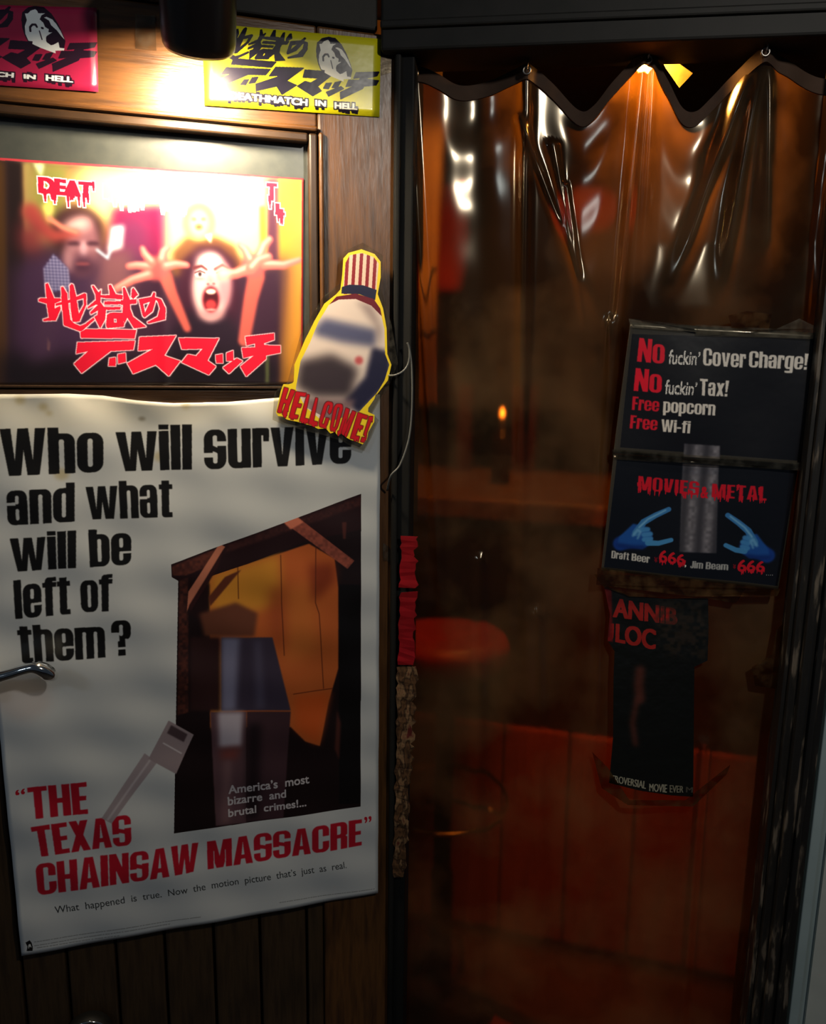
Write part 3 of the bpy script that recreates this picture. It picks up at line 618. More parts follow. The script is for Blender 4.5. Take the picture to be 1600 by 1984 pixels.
# ================================================================== flat prints
K1 = lambda L: [(60+x/5.714, 540+y/5.714) for x, y in L]
K2 = lambda L: [(300+x/6.154, 600+y/6.154) for x, y in L]
LOGO = [K1(p) for p in (
    [(160, 60), (188, 50), (258, 215), (325, 215), (340, 240), (262, 275), (265, 330), (320, 300), (330, 330), (275, 460), (140, 468), (135, 450), (200, 430), (175, 275), (90, 250), (85, 230), (110, 215), (175, 215)],
    [(335, 95), (355, 88), (402, 165), (415, 300), (437, 455), (480, 495), (545, 522), (600, 500), (690, 430), (705, 450), (560, 580), (540, 580), (365, 515), (340, 260)],
    [(430, 80), (450, 55), (470, 70), (500, 190), (515, 300), (545, 465), (520, 475), (460, 475), (440, 330), (430, 200)],
    [(590, 160), (612, 170), (612, 290), (540, 460), (520, 470), (500, 440), (585, 290), (580, 215), (500, 240), (400, 275), (275, 300), (275, 275), (420, 235), (500, 200)],
    [(672, 80), (690, 72), (748, 150), (775, 118), (768, 260), (830, 340), (820, 450), (765, 550), (700, 420), (735, 400), (742, 350), (660, 395), (655, 370), (740, 290), (720, 285), (630, 330), (630, 310), (718, 235), (715, 180)],
    [(860, 70), (885, 65), (938, 170), (1015, 180), (1012, 228), (820, 215), (770, 205), (770, 183), (868, 180)],
    [(812, 250), (1005, 248), (1000, 283), (810, 286)], [(800, 312), (992, 312), (988, 340), (850, 345), (800, 335)],
    [(840, 400), (880, 375), (1010, 375), (1030, 520), (1020, 530), (845, 545), (830, 520)],
    [(1015, 100), (1035, 92), (1090, 220), (1095, 330), (1130, 420), (1275, 530), (1140, 550), (1065, 430), (1030, 500), (1010, 400), (1020, 250)],
    [(990, 237), (1168, 225), (1165, 275), (1000, 290)], [(1115, 110), (1135, 100), (1185, 175), (1130, 225), (1108, 200)],
    [(545, 590), (610, 555), (1165, 565), (1145, 660), (555, 655)],
    [(515, 705), (1150, 685), (1130, 785), (880, 800), (560, 1045), (475, 940), (635, 800), (500, 828)],
    [(868, 880), (935, 868), (938, 965), (858, 965)], [(962, 835), (1045, 820), (1050, 918), (965, 940)],
    [(1200, 645), (1603, 627), (1474, 849), (1650, 909), (1524, 1076), (1380, 950), (1130, 1050), (1065, 935), (1345, 778), (1185, 797)])]
LOGO += [K2(p) for p in (
    [(280, 335), (760, 340), (625, 605), (725, 675), (640, 775), (315, 625), (390, 530), (490, 550), (565, 465), (320, 470)],
    [(722, 540), (805, 525), (810, 635), (728, 635)], [(850, 515), (930, 485), (935, 610), (850, 610)], [(805, 690), (975, 575), (1040, 610), (880, 760)],
    [(1075, 320), (1415, 280), (1420, 355), (1295, 400), (1300, 420), (1490, 428), (1492, 512), (1320, 545), (1322, 585), (1085, 795), (1015, 675), (1175, 545), (1050, 575), (1030, 455), (1190, 445), (1190, 402), (1090, 425)])]
NO_RING = K1([(1190, 225), (1330, 200), (1355, 150), (1375, 155), (1370, 205), (1440, 225), (1490, 330), (1485, 450), (1300, 495), (1285, 480), (1400, 420), (1425, 330), (1400, 250), (1380, 235), (1345, 360), (1255, 430), (1235, 410)])
NO_HOLE = K1([(1240, 280), (1315, 255), (1262, 372)]); BOX_HOLE = K1([(916, 440), (948, 440), (948, 485), (916, 485)])
def affine(src, dst):
    A = np.c_[V(src, dtype=float), np.ones(len(src))]; X = np.linalg.lstsq(A, V(dst, dtype=float), rcond=None)[0]; return lambda L: [tuple(q) for q in np.c_[V(L, dtype=float), np.ones(len(L))]@X]
def logo(c, T=lambda L: L):
    m = np.zeros((c.H, c.W), np.float32)
    for p in LOGO: m = np.maximum(m, c.poly(T(p)))
    m = np.maximum(m, c.poly(T(NO_RING), [T(NO_HOLE)])); return m*(1-c.poly(T(BOX_HOLE)))
F8 = lambda L: [(x/8, y/8) for x, y in L]
HAIR = F8([(330, 300), (345, 190), (430, 115), (550, 90), (680, 110), (800, 215), (900, 370), (980, 540), (1015, 640), (990, 760), (860, 780), (500, 660), (430, 640), (380, 540), (345, 430)])
FACE = F8([(385, 210), (435, 205), (470, 165), (545, 140), (580, 170), (590, 205), (700, 205), (640, 240), (615, 300), (670, 350), (700, 420), (755, 450), (750, 500), (810, 500), (720, 560), (710, 600), (720, 650), (790, 700), (830, 690), (905, 650), (925, 740), (1000, 750), (990, 780), (860, 785), (860, 825), (640, 745), (500, 680), (505, 640), (440, 630), (390, 520), (385, 400), (415, 310)])
STREAK = F8([(680, 270), (720, 260), (810, 300), (870, 370), (940, 480), (1000, 610), (950, 560), (880, 470), (790, 390), (760, 320)])
def head(c, T, black, white):
    c.put(c.poly(T(HAIR)), black); c.put(c.poly(T(FACE)), white); c.put(c.poly(T(STREAK)), white)
    for L, w in (([(470, 480), (465, 420), (500, 380), (550, 380), (570, 415)], 3), ([(610, 480), (650, 610)], 1.6), ([(648, 432), (662, 436)], 3)): c.put(c.stroke(T(F8(L)), w), black)
# ---- the two long logo stickers on the top rail
Y3 = lambda L: [(390+x/4.444, 40+y/4.444) for x, y in L]
TY = affine([(345.5, 654.4), (143.1, 704.5), (542.4, 683.2), (210.5, 552.3), (476.3, 729.2), (348.7, 699.1), (282, 570)], [(573, 132.3), (418.1, 157), (723, 163.8), (523.9, 59.1), (672.4, 194.1), (572, 165), (594, 76)])
HY = affine([(117.5, 140.6), (175, 108.7), (70, 12.5), (107.5, 103), (42, 37)], [(672.4, 194.1), (723, 163.8), (635.3, 72.6), (664, 157), (615, 95)])
def sticker(name, quad, base, black, white, T, TH, label, texts, seed):
    c = Canvas(DF, .0025, quad, 2400, base, seed); m = dil(logo(c, T), 1, 1); c.put(m, black); head(c, TH, black, white)
    m = np.maximum(m, 0)
    for s_, q in texts:
        t = c.text(s_, q, (.8, .6)); d = c.drips(t, int(len(s_)*3), 7, 2.5); c.put(dil(d, c.k(2), c.k(2)), black); c.put(t, white)
    o = c.quad_sheet(name, quad, c.material(name, .28, .6, .05, bstr=.12, bscale=25), nx=20, nz=10, thick=.0008); tagp(o, label, 'sticker'); return o
sticker('logo_sticker', [(392, 44), (738, 75.5), (735, 226.5), (396, 204)], (196, 190, 22), (24, 20, 34), (222, 220, 205), TY, HY, 'bright yellow sticker with black brush lettering and a shouting head',
        [('DEATHMATCH', Y3([(242, 608), (915, 672), (912, 735), (242, 672)])), ('IN', Y3([(982, 678), (1075, 688), (1072, 740), (982, 732)])), ('HELL', Y3([(1146, 700), (1345, 712), (1342, 768), (1146, 755)]))], 3)
QP = [(-200, 4), (187, 15), (190.5, 178), (-200, 152)]
off = affine([(723, 163.8), (672.4, 194.1), (635.3, 72.6)], [(175, 108.7), (117.5, 140.6), (70, 12.5)])
TP = lambda L: off(TY(L))
sticker('logo_sticker', QP, (138, 26, 60), (30, 14, 30), (205, 212, 215), TP, lambda L: L, 'dark pink sticker with black brush lettering, cut by the left edge',
        [('DEATHMATCH', F8([(-1110, 1040), (215, 1125), (212, 1205), (-1110, 1100)])), ('IN', F8([(365, 1145), (555, 1158), (550, 1230), (365, 1215)])), ('HELL', F8([(708, 1155), (1130, 1185), (1128, 1280), (708, 1245)]))], 5)

# ---- the laminated photograph in the door window
Q = lambda L: [(x/2.5, 280+y/2.5) for x, y in L]
quad = [(-30, 304), (588, 346), (586, 746), (-30, 748)]
c = Canvas(DF, -.0145, quad, 1800, (46, 30, 40), 2)
def qe(cx, cy, rx, ry, rot=0): return c.ell(cx/2.5, 280+cy/2.5, rx/2.5, ry/2.5, rot)
def qs(L, w, w2=None): return c.stroke(Q(L), w/2.5, (w2 or w)/2.5)
c.soft(c.poly(Q([(90, 90), (1480, 165), (1480, 700), (700, 480), (90, 480)])), 14, (170, 130, 80))
c.soft(c.poly(Q([(400, 120), (1290, 160), (1290, 560), (760, 600), (640, 400), (400, 330)])), 14, (250, 232, 150))
c.soft(c.poly(Q([(-80, 70), (30, 80), (60, 1200), (-80, 1200)])), 6, (70, 46, 20)); c.soft(c.poly(Q([(30, 80), (110, 88), (120, 700), (90, 1200), (50, 1200)])), 4, (30, 20, 20))
c.soft(c.poly(Q([(112, 90), (150, 92), (165, 420), (130, 420)])), 3, (150, 130, 80)); c.soft(c.poly(Q([(150, 92), (330, 100), (320, 420), (160, 420)])), 8, (120, 120, 60))
c.soft(c.poly(Q([(160, 90), (215, 95), (200, 160)])), 3, (200, 220, 180)); c.soft(c.poly(Q([(205, 300), (250, 260), (265, 340), (230, 400)])), 4, (215, 215, 110))
c.soft(c.poly(Q([(1345, 170), (1462, 170), (1462, 1160), (1345, 1160)])), 4, (205, 140, 50)); c.soft(c.poly(Q([(1290, 165), (1345, 170), (1345, 620), (1290, 560)])), 4, (80, 40, 60)); c.soft(c.poly(Q([(1255, 300), (1285, 300), (1290, 520), (1260, 520)])), 3, (215, 150, 50))
c.soft(c.poly(Q([(540, 300), (810, 290), (800, 620), (500, 700)])), 8, (122, 28, 72)); c.soft(qe(640, 470, 80, 120), 12, (105, 40, 80))
c.soft(c.poly(Q([(60, 600), (200, 520), (780, 560), (780, 1200), (40, 1200)])), 16, (60, 38, 66)); c.soft(c.poly(Q([(620, 620), (1400, 560), (1345, 1200), (620, 1200)])), 14, (52, 28, 48))
c.soft(c.poly(Q([(470, 520), (640, 500), (640, 700), (470, 760)])), 12, (110, 70, 80))
# left man
c.soft(qe(370, 420, 135, 125), 8, (48, 24, 30)); c.soft(qe(400, 495, 82, 140, .05), 6, (128, 84, 96)); c.soft(qe(375, 390, 70, 36, -.3), 8, (212, 172, 172)); c.soft(qe(405, 505, 18, 40), 4, (190, 150, 165))
for x in (355, 450): c.soft(qe(x, 480, 32, 12), 3, (52, 26, 40), .9); c.soft(qe(x, 505, 26, 10), 4, (150, 110, 120), .6)
c.soft(qe(400, 590, 70, 50), 9, (58, 32, 52)); c.soft(qe(400, 578, 36, 8), 2, (120, 60, 70)); c.soft(qe(330, 560, 22, 60), 6, (150, 108, 120)); c.soft(qs([(150, 330), (200, 400), (260, 445), (370, 430)], 75, 30), 6, (150, 62, 58)); c.soft(qs([(240, 360), (300, 400), (370, 425)], 22, 14), 3, (225, 130, 110)); c.soft(qe(150, 450, 60, 80), 14, (110, 40, 48))
sh = c.poly(Q([(210, 600), (260, 530), (330, 600), (345, 700), (220, 720)])); yy, xx = np.mgrid[0:c.H, 0:c.W]; a_ = c.k(5.5)
c.put(blur(sh, 3), (48, 44, 92)); c.put(blur(sh*(((xx+yy)//a_+(xx-yy)//a_) % 2), 2), (190, 188, 220), .8)
c.soft(c.poly(Q([(540, 400), (600, 390), (590, 500), (520, 520)])), 4, (225, 235, 235)); c.soft(qs([(470, 510), (520, 550), (545, 480)], 12), 2, (170, 190, 215))
# man standing behind
c.soft(c.poly(Q([(830, 520), (900, 445), (1040, 440), (1140, 490), (1185, 620), (840, 640)])), 5, (112, 72, 44)); c.soft(qe(962, 375, 76, 92), 5, (168, 134, 74)); c.soft(qe(962, 385, 54, 72), 5, (240, 208, 140)); c.soft(qe(962, 400, 18, 14), 2, (170, 90, 60))
for x in (938, 984): c.soft(qe(x, 362, 12, 7), 2, (120, 90, 60))
c.soft(c.poly(Q([(990, 440), (1025, 430), (1020, 480)])), 2, (255, 250, 225))
# shouting man with long hair
c.soft(c.poly(Q([(860, 700), (880, 560), (960, 490), (1060, 490), (1140, 560), (1170, 760), (1130, 930), (900, 930)])), 7, (54, 20, 40)); c.soft(c.poly(Q([(810, 930), (900, 800), (1120, 830), (1190, 960), (1190, 1160), (780, 1160)])), 10, (34, 20, 36))
f = qe(1022, 690, 92, 165, .03); c.soft(f, 5, (228, 188, 190)); c.soft(qe(1005, 570, 50, 40), 8, (255, 228, 222)); c.soft(qe(1085, 680, 26, 110), 8, (176, 104, 122), .8); c.soft(qe(1022, 820, 60, 26), 7, (190, 132, 140))
c.put(blur(qs([(938, 598), (975, 588), (1000, 606)], 15, 9), c.k(1.2)), (96, 40, 50)); c.put(blur(qs([(1040, 604), (1075, 584), (1105, 600)], 13, 9), c.k(1.2)), (110, 50, 60))
for x in (967, 1072): c.soft(qe(x, 628, 23, 14), 1, (245, 232, 232)); c.soft(qe(x, 628, 9, 11), 1, (40, 20, 30)); c.put(blur(qs([(x-24, 622), (x, 611), (x+24, 622)], 5), 1), (80, 36, 46)); c.soft(qe(x, 650, 24, 8), 2, (180, 120, 130), .7)
c.soft(c.poly(Q([(1010, 620), (1000, 668), (1022, 678), (1040, 665)])), 4, (204, 146, 150)); c.soft(qe(1006, 676, 7, 4), 1, (110, 50, 60)); c.soft(qe(1034, 674, 7, 4), 1, (110, 50, 60))
c.soft(qe(1020, 748, 44, 66), 3, (180, 70, 84)); c.soft(qe(1020, 750, 36, 58), 2, (62, 10, 24)); c.soft(qe(1020, 712, 24, 13), 1.5, (238, 226, 206)); c.soft(qe(1020, 776, 26, 24), 3, (196, 56, 62)); c.soft(qe(1020, 800, 26, 6), 1.5, (214, 150, 150))
# reaching hands
def hand(fingers, palm, arm):
    for L, w, w2 in arm: c.soft(qs(L, w, w2), 3, (196, 88, 80))
    c.soft(qe(*palm), 4, (190, 84, 86))
    for L, w, w2 in fingers: c.soft(qs(L, w, w2), 2, (214, 104, 98)); c.soft(qs([(x, y-w*.18) for x, y in L], w*.35, w2*.3), 2.5, (252, 196, 184), .85)
hand([([(720, 590), (660, 585), (622, 590)], 38, 24), ([(720, 630), (640, 655), (560, 700)], 42, 26), ([(735, 570), (700, 530), (690, 505)], 40, 24), ([(780, 560), (790, 520), (815, 500)], 38, 24), ([(800, 590), (850, 580), (905, 585)], 40, 24)], (755, 600, 62, 58), [([(800, 640), (830, 720), (905, 890)], 60, 34)])
hand([([(1200, 600), (1140, 625), (1070, 630)], 50, 40), ([(1210, 560), (1185, 510), (1160, 490)], 48, 28), ([(1250, 550), (1275, 490), (1305, 460)], 48, 28), ([(1280, 580), (1370, 585), (1450, 560)], 46, 24), ([(1215, 600), (1250, 560), (1300, 545)], 50, 34)], (1225, 590, 60, 56), [([(1240, 640), (1215, 740), (1180, 950)], 74, 54)])
c.soft(qe(1080, 625, 34, 34), 5, (255, 205, 190), .8)
c.soft(c.poly(Q([(0, 1010), (1345, 1040), (1345, 1180), (0, 1180)])), 16, (18, 12, 16), .9); c.soft(c.poly(Q([(1285, 1000), (1300, 1000), (1300, 1160), (1285, 1160)])), 3, (90, 100, 60)); c.soft(c.poly(Q([(228, 930), (243, 960), (238, 1000), (228, 990)])), 1.5, (210, 150, 110)); c.soft(c.poly(Q([(200, 800), (290, 780), (260, 1010), (140, 1060)])), 12, (66, 44, 70))
c.put(c.poly([(584, 345), (589, 346), (587, 747), (582, 747)]), (190, 60, 60)); c.put(c.poly([(-30, 303), (589, 345), (589, 349), (-30, 309)]), (150, 50, 60))
t = c.text('DEAT', Q([(182, 155), (455, 185), (452, 262), (185, 236)]), (3.0, 1.5)); t = c.drips(t, 16, 20, 5); c.put(dil(t, c.k(2), c.k(2)), (250, 220, 220)); c.put(t, (212, 20, 52))
t = c.text('HMATCH', Q([(500, 190), (900, 232), (900, 300), (500, 262)]), (3.0, 1.5)); t = c.drips(t, 24, 20, 5); c.put(dil(t, c.k(2), c.k(2)), (255, 235, 225), .8); c.put(t, (232, 96, 96), .55)  # paler letters: the lamp's glare is painted into their ink
t = c.text('T', Q([(1288, 185), (1340, 188), (1340, 275), (1288, 272)]), (3.0, 1.5)); t = np.maximum(t, c.text('L', Q([(1330, 285), (1378, 290), (1378, 345), (1330, 340)]), (3, 1.5))); t = c.drips(t, 8, 18, 5); c.put(dil(t, c.k(2), c.k(2)), (250, 220, 220)); c.put(t, (212, 20, 52))
m = logo(c); c.put(blur(dil(m, c.k(1.6), c.k(1.6)), 1), (250, 205, 215)); c.put(m, (222, 22, 52))
def dispw(u, z):
    s = DF.at(312, 550, c.w_)[0]; w = .0010*math.sin(u*38)*math.sin(z*17+1)+.0016*math.exp(-((u-s)/.008)**2)
    return max(w+.0012, .0002)
o = c.quad_sheet('photo_print', quad, c.material('photo_print', .3, 1.0, .24, bstr=.10, bscale=14), dispw, 110, 50); tagp(o, 'laminated group photo with red brush lettering taped inside the door window', 'poster')

# ---- the big film poster
P4 = lambda L: [(x/2.0513, 740+y/2.0513) for x, y in L]
P5 = lambda L: [(x/2.0513, 1340+y/2.0513) for x, y in L]
P6 = lambda L: [(280+x/2.8333, 940+y/2.8333) for x, y in L]
quad = [(-64, 762), (735, 764), (731, 1727), (43, 1848)]
c = Canvas(DF, .004, quad, 2200, (186, 190, 191), 4)
n1 = c.vnoise(60, 3); n2 = c.vnoise(14, 4)
top_ = c.poly([(-70, 750), (740, 750), (740, 790), (560, 805), (300, 830), (-70, 850)])
c.put(blur(top_, c.k(20))*(.5+.5*n1), (214, 204, 176), .6)
for x, y, r in ((85, 788, 9), (96, 800, 6), (360, 786, 8), (310, 884, 12), (40, 775, 10), (120, 918, 14), (700, 820, 8)): c.soft(c.ell(x, y, r, r*.8), 3, (158, 138, 84), .5*1)
c.soft(c.ell(275, 811, 7, 4), 2, (110, 100, 80), .6)
c.soft(c.ell(45, 1350, 55, 42), 10, (178, 168, 166), .6)
ink = (17, 16, 15)
HX = .87
for s_, q in (('Who', [(2, 186), (412, 176), (412, 356), (12, 372)]), ('will', [(458, 176), (762, 168), (762, 346), (474, 354)]), ('survive', [(808, 166), (1393, 148), (1393, 322), (812, 346)]),
              ('and', [(28, 410), (298, 398), (298, 552), (34, 568)]), ('what', [(340, 396), (684, 386), (686, 534), (350, 545)]), ('will', [(40, 600), (304, 588), (304, 735), (52, 752)]), ('be', [(352, 586), (522, 580), (522, 722), (360, 732)]),
              ('left', [(55, 786), (278, 768), (282, 918), (64, 938)]), ('of', [(318, 768), (445, 760), (445, 905), (325, 912)]), ('them', [(68, 965), (416, 950), (420, 1090), (80, 1115)]), ('?', [(442, 944), (520, 940), (522, 1080), (448, 1086)])):
    c.put(gtext(c, s_, P4(q), HX), ink)
red = (172, 22, 40)
for s_, q in (('THE', [(110, 375), (345, 351), (352, 478), (122, 500)]), ('TEXAS', [(125, 530), (520, 480), (524, 600), (145, 652)]), ('CHAINSAW', [(142, 680), (788, 594), (785, 705), (152, 806)]), ('MASSACRE', [(822, 590), (1435, 500), (1435, 605), (825, 700)])):
    c.put(gtext(c, s_, P5(q)), red)
c.put(c.text('\u201c', P5([(62, 385), (102, 378), (102, 400), (64, 406)]), (.8, .5)), red); c.put(c.text('\u201d', P5([(1444, 492), (1474, 487), (1474, 510), (1446, 516)]), (.8, .5)), red)
c.put(c.text("What  happened  is  true.  Now  the  motion  picture  that\u2019s  just  as  real.", P5([(216, 846), (1372, 663), (1375, 692), (220, 876)]), (.25, .15), (.756, .74)), (38, 42, 44))
# picture panel: boards and beams of a barn; the figures of the artwork are a plain stand-in of their masses
panel = c.poly(P6([(1185, 45), (1182, 1755), (162, 1902), (172, 1300), (185, 520), (150, 500), (146, 430), (400, 335), (760, 205)])); c.put(panel, (26, 15, 16))
g = c.vnoise(5, 8)
def pp(L, r, col, a=1.0, grain=0): m_ = c.poly(P6(L)); m_ = blur(m_, c.k(r))*panel; c.put(m_*(1-grain*g), col, a)
pp([(355, 480), (560, 430), (900, 318), (1040, 400), (1060, 560), (1060, 1000), (1010, 1180), (960, 1425), (880, 1400), (800, 1320), (360, 1320)], 1, (176, 88, 40))
pp([(360, 490), (740, 370), (745, 640), (620, 690), (360, 700)], 10, (196, 130, 44)); pp([(360, 900), (420, 900), (430, 1390), (370, 1330)], 3, (200, 130, 50)); pp([(760, 560), (920, 520), (950, 900), (780, 980)], 14, (190, 104, 46)); pp([(900, 430), (1045, 420), (1045, 520), (920, 640)], 10, (110, 40, 20), .8); pp([(820, 1150), (1020, 1130), (950, 1420), (830, 1330)], 8, (186, 80, 30)); pp([(680, 560), (760, 560), (760, 900), (700, 860)], 12, (150, 66, 34), .8)
for L in ([(745, 380), (750, 640), (765, 930)], [(938, 330), (935, 640), (955, 700), (980, 1110)], [(510, 430), (515, 620)], [(815, 1140), (1030, 1110)]): c.put(blur(c.stroke(P6(L), 1.6), 1)*panel, (70, 28, 16), .85)
c.put(c.poly(P6([(146, 430), (760, 205), (1185, 45), (1185, 240), (900, 300), (560, 430), (350, 500), (190, 515), (150, 500)]))*panel, (34, 16, 18)); pp([(150, 440), (400, 345), (400, 420), (230, 490), (155, 490)], 1, (110, 56, 42), .8, .6)
pp([(440, 330), (1185, 60), (1185, 110), (440, 370)], 2, (76, 40, 36), .7, .7); pp([(190, 520), (240, 500), (240, 1240), (180, 1260)], 1, (88, 44, 34), .9, .8); pp([(240, 500), (355, 540), (350, 760), (240, 700)], 2, (30, 14, 14))
pp([(410, 318), (442, 335), (245, 660), (232, 690), (240, 580)], .6, (178, 108, 84)); pp([(440, 500), (530, 460), (360, 660), (350, 610)], 1, (90, 44, 28)); pp([(442, 335), (400, 450), (250, 690), (245, 655)], 1, (46, 20, 20))
pp([(760, 200), (835, 170), (1148, 410), (1110, 455)], .6, (150, 78, 62), 1, .35); pp([(760, 200), (835, 170), (870, 200), (800, 240)], 1, (190, 108, 84)); pp([(1080, 200), (1105, 200), (1100, 290), (1085, 290)], 1, (80, 40, 34), .8); pp([(1065, 540), (1180, 540), (1180, 1740), (1065, 1740)], 1, (14, 11, 12)); pp([(1055, 1230), (1075, 1300), (1065, 1500), (1040, 1440)], 2, (80, 40, 34), .8)
# plain stand-in masses of about the same colours: hung cloths and a grey board, no figures
hang = lambda L, r, col, a=1.0: c.put(blur(c.poly(P6(L)), c.k(r))*panel, col, a)
hang([(420, 830), (700, 830), (800, 1230), (420, 1230)], 1, (56, 48, 64)); hang([(420, 830), (520, 830), (500, 1230), (420, 1230)], 6, (112, 112, 138)); hang([(600, 850), (640, 850), (660, 1220), (610, 1220)], 6, (80, 76, 98), .7)
hang([(560, 1236), (800, 1236), (760, 1815), (560, 1840)], 1, (60, 40, 46)); hang([(360, 1236), (558, 1236), (558, 1845), (390, 1860)], 1, (84, 60, 66)); hang([(400, 1236), (540, 1236), (530, 1420), (410, 1430)], 5, (172, 164, 176)); hang([(410, 1440), (530, 1430), (500, 1500), (420, 1500)], 8, (130, 60, 52), .7)
hang([(430, 1500), (480, 1500), (470, 1840), (420, 1850)], 6, (108, 80, 84)); hang([(560, 1300), (640, 1300), (620, 1820), (560, 1830)], 8, (26, 18, 22), .9)
hang([(300, 700), (500, 640), (620, 700), (600, 826), (330, 826)], 4, (96, 54, 38)); hang([(250, 830), (415, 830), (415, 1230), (250, 1230)], 3, (44, 24, 24))
bar = c.poly(P5([(575, 240), (625, 275), (445, 515), (405, 495)])); c.put(blur(bar, 1), (150, 138, 142)); c.put(blur(c.stroke(P5([(600, 262), (430, 500)]), 4), 2), (188, 180, 184), .7)
blk = c.poly(P5([(670, 110), (770, 165), (700, 320), (590, 262)])); c.put(blur(blk, 1), (140, 126, 130)); c.put(blur(c.poly(P5([(680, 128), (745, 164), (730, 196), (664, 160)])), 2), (70, 56, 60)); c.put(blur(c.stroke(P5([(650, 200), (720, 240)]), 3), 1), (182, 174, 178))
for s_, q in (("America\u2019s  most", [(905, 368), (1226, 324), (1228, 358), (907, 403)]), ('bizarre  and', [(903, 414), (1135, 382), (1136, 414), (905, 448)]), ('brutal  crimes!...', [(905, 462), (1215, 418), (1216, 448), (906, 493)])):
    c.put(c.text(s_, P5(q), (.7, .35)), (176, 172, 176))
# fine credits and the small emblem
rg = random.Random(3)
for (x0, y0, x1, y1, n_) in ((140, 985, 800, 885, 60), (140, 1000, 680, 915, 50), (150, 1008, 480, 960, 26), (1110, 830, 1490, 776, 40)):
    for i in range(n_):
        a_, b2 = i/n_, (i+rg.uniform(.4, .8))/n_; c.put(c.stroke(P5([(x0+(x1-x0)*a_, y0+(y1-y0)*a_), (x0+(x1-x0)*b2, y0+(y1-y0)*b2)]), 1.6), (90, 90, 88), .6)
c.put(c.poly(P5([(104, 988), (120, 978), (128, 988), (133, 1006), (132, 1020), (108, 1022), (112, 1004)])), ink); c.put(c.poly(P5([(115, 995), (124, 993), (128, 1006), (116, 1012)])), (205, 205, 200)); c.put(c.poly(P5([(117, 1010), (122, 1002), (127, 1010)])), ink)
def dp(u, z):
    e = .0012*math.sin(u*21+.4)*math.sin(z*15)+.0008*math.sin(u*47+z*31)+.0006*math.sin(z*70+u*12)
    t_ = max(0, z-1.455)/.05; e += .0046*t_*math.sin(u*24+.8)*min(1, t_)+.0022*t_*math.sin(u*57+z*30)
    for a_, b2, r_, h_ in ((.33, 1.455, .03, .003), (.27, 1.44, .05, -.002), (.12, 1.02, .04, .0012), (.55, 1.15, .03, .0012), (.2, .7, .06, .0014)): e += h_*math.exp(-((u-a_)**2+(z-b2)**2)/r_**2)
    return max(e+.0052, .0006)
tx = [0, .04, .12, .22, .30, .38, .46, .6, .8, .92, 1.0]; tz = [.0, -.001, -.001, .0, -.003, -.010, -.014, -.012, -.002, .0, .0]
o = c.quad_sheet('film_poster', quad, c.material('film_poster', .32, .35, .22, bstr=.12, bscale=12), dp, 90, 130, top=lambda a: float(np.interp(a, tx, tz)))
tagp(o, 'large white film poster with black headline, barn picture and red title on the door', 'poster')

# ---- the cut-out greeting sticker; the film character on it is left as plain bands of colour
G = lambda L: [(480+x/4.3118, 440+y/4.3118) for x, y in L]
S = lambda L: [(520+x/6.667, 720+y/6.667) for x, y in L]
outl = G([(800, 260), (840, 215), (950, 185), (1060, 225), (1110, 290), (1110, 420), (1085, 560), (1130, 680), (1160, 850), (1165, 1060), (1200, 1150), (1170, 1280), (1100, 1370), (1075, 1400)])
outl += S([(1395, 262), (1370, 350), (1290, 470), (1285, 520), (1370, 560), (1365, 650), (1290, 780), (1270, 880), (1215, 940), (1160, 915), (1060, 880), (1000, 850), (940, 800), (900, 835), (860, 780), (800, 800), (740, 735), (640, 740), (560, 700), (380, 650), (240, 620), (180, 580), (125, 575), (98, 530), (160, 250), (195, 160), (255, 165), (310, 150)])
outl += G([(385, 1290), (390, 1150), (480, 940), (560, 780), (640, 640), (740, 560), (775, 520), (790, 400)])
c = Canvas(DF, .0200, outl, 2600, (236, 208, 40), 6)
c.put(c.poly(G([(675, 650), (760, 600), (900, 585), (1040, 610), (1100, 680), (1140, 850), (1145, 1060), (1180, 1150), (1140, 1280), (1080, 1380), (930, 1540), (600, 1600), (480, 1500), (400, 1350), (440, 1120), (520, 960), (590, 790)])), (222, 206, 196))
face = c.poly(G([(675, 650), (760, 600), (900, 585), (1040, 610), (1100, 680), (1140, 850), (1145, 1060), (1180, 1150), (1140, 1280), (1080, 1380), (930, 1540), (700, 1620), (480, 1500), (400, 1350), (440, 1120), (520, 960), (590, 790)]))
c.put(blur(c.poly(G([(1040, 1000), (1200, 1050), (1180, 1300), (1080, 1400), (930, 1560), (800, 1450), (980, 1250)])), c.k(5))*face, (34, 34, 60)); c.put(blur(c.poly(G([(560, 840), (640, 760), (1080, 860), (1060, 1000), (780, 960), (560, 900)])), c.k(7))*face, (60, 66, 104), .85)
c.put(blur(c.poly(G([(430, 1120), (700, 1060), (920, 1180), (860, 1420), (560, 1420), (400, 1330)])), c.k(9))*face, (40, 32, 40), .9); c.put(blur(c.poly(G([(480, 1430), (900, 1440), (800, 1640), (520, 1600)])), c.k(5))*face, (120, 96, 100), .9); c.put(blur(c.ell(695, 698, 8, 8), c.k(3))*face, (186, 60, 66), .8)
c.put(blur(c.poly(G([(900, 620), (1040, 640), (1120, 860), (1100, 1000), (1060, 820)])), c.k(6))*face, (150, 132, 130), .8)
hat = c.poly(G([(815, 300), (850, 235), (950, 215), (1050, 250), (1092, 305), (1072, 530), (1060, 590), (930, 560), (790, 560)])); c.put(hat, (222, 196, 176))
for i in range(6):
    x = 800+i*58; c.put(c.poly(G([(x+20, 220), (x+48, 220), (x+28, 560), (x, 560)]))*hat, (134, 24, 34))
c.put(c.poly(G([(785, 500), (850, 480), (960, 485), (1075, 525), (1062, 610), (930, 560), (780, 555)])), (26, 26, 56)); c.put(c.poly(G([(680, 645), (740, 580), (900, 555), (1050, 600), (1105, 680), (1118, 745), (1030, 655), (900, 600), (760, 605)])), (100, 20, 34))
t = np.zeros((c.H, c.W), np.float32)
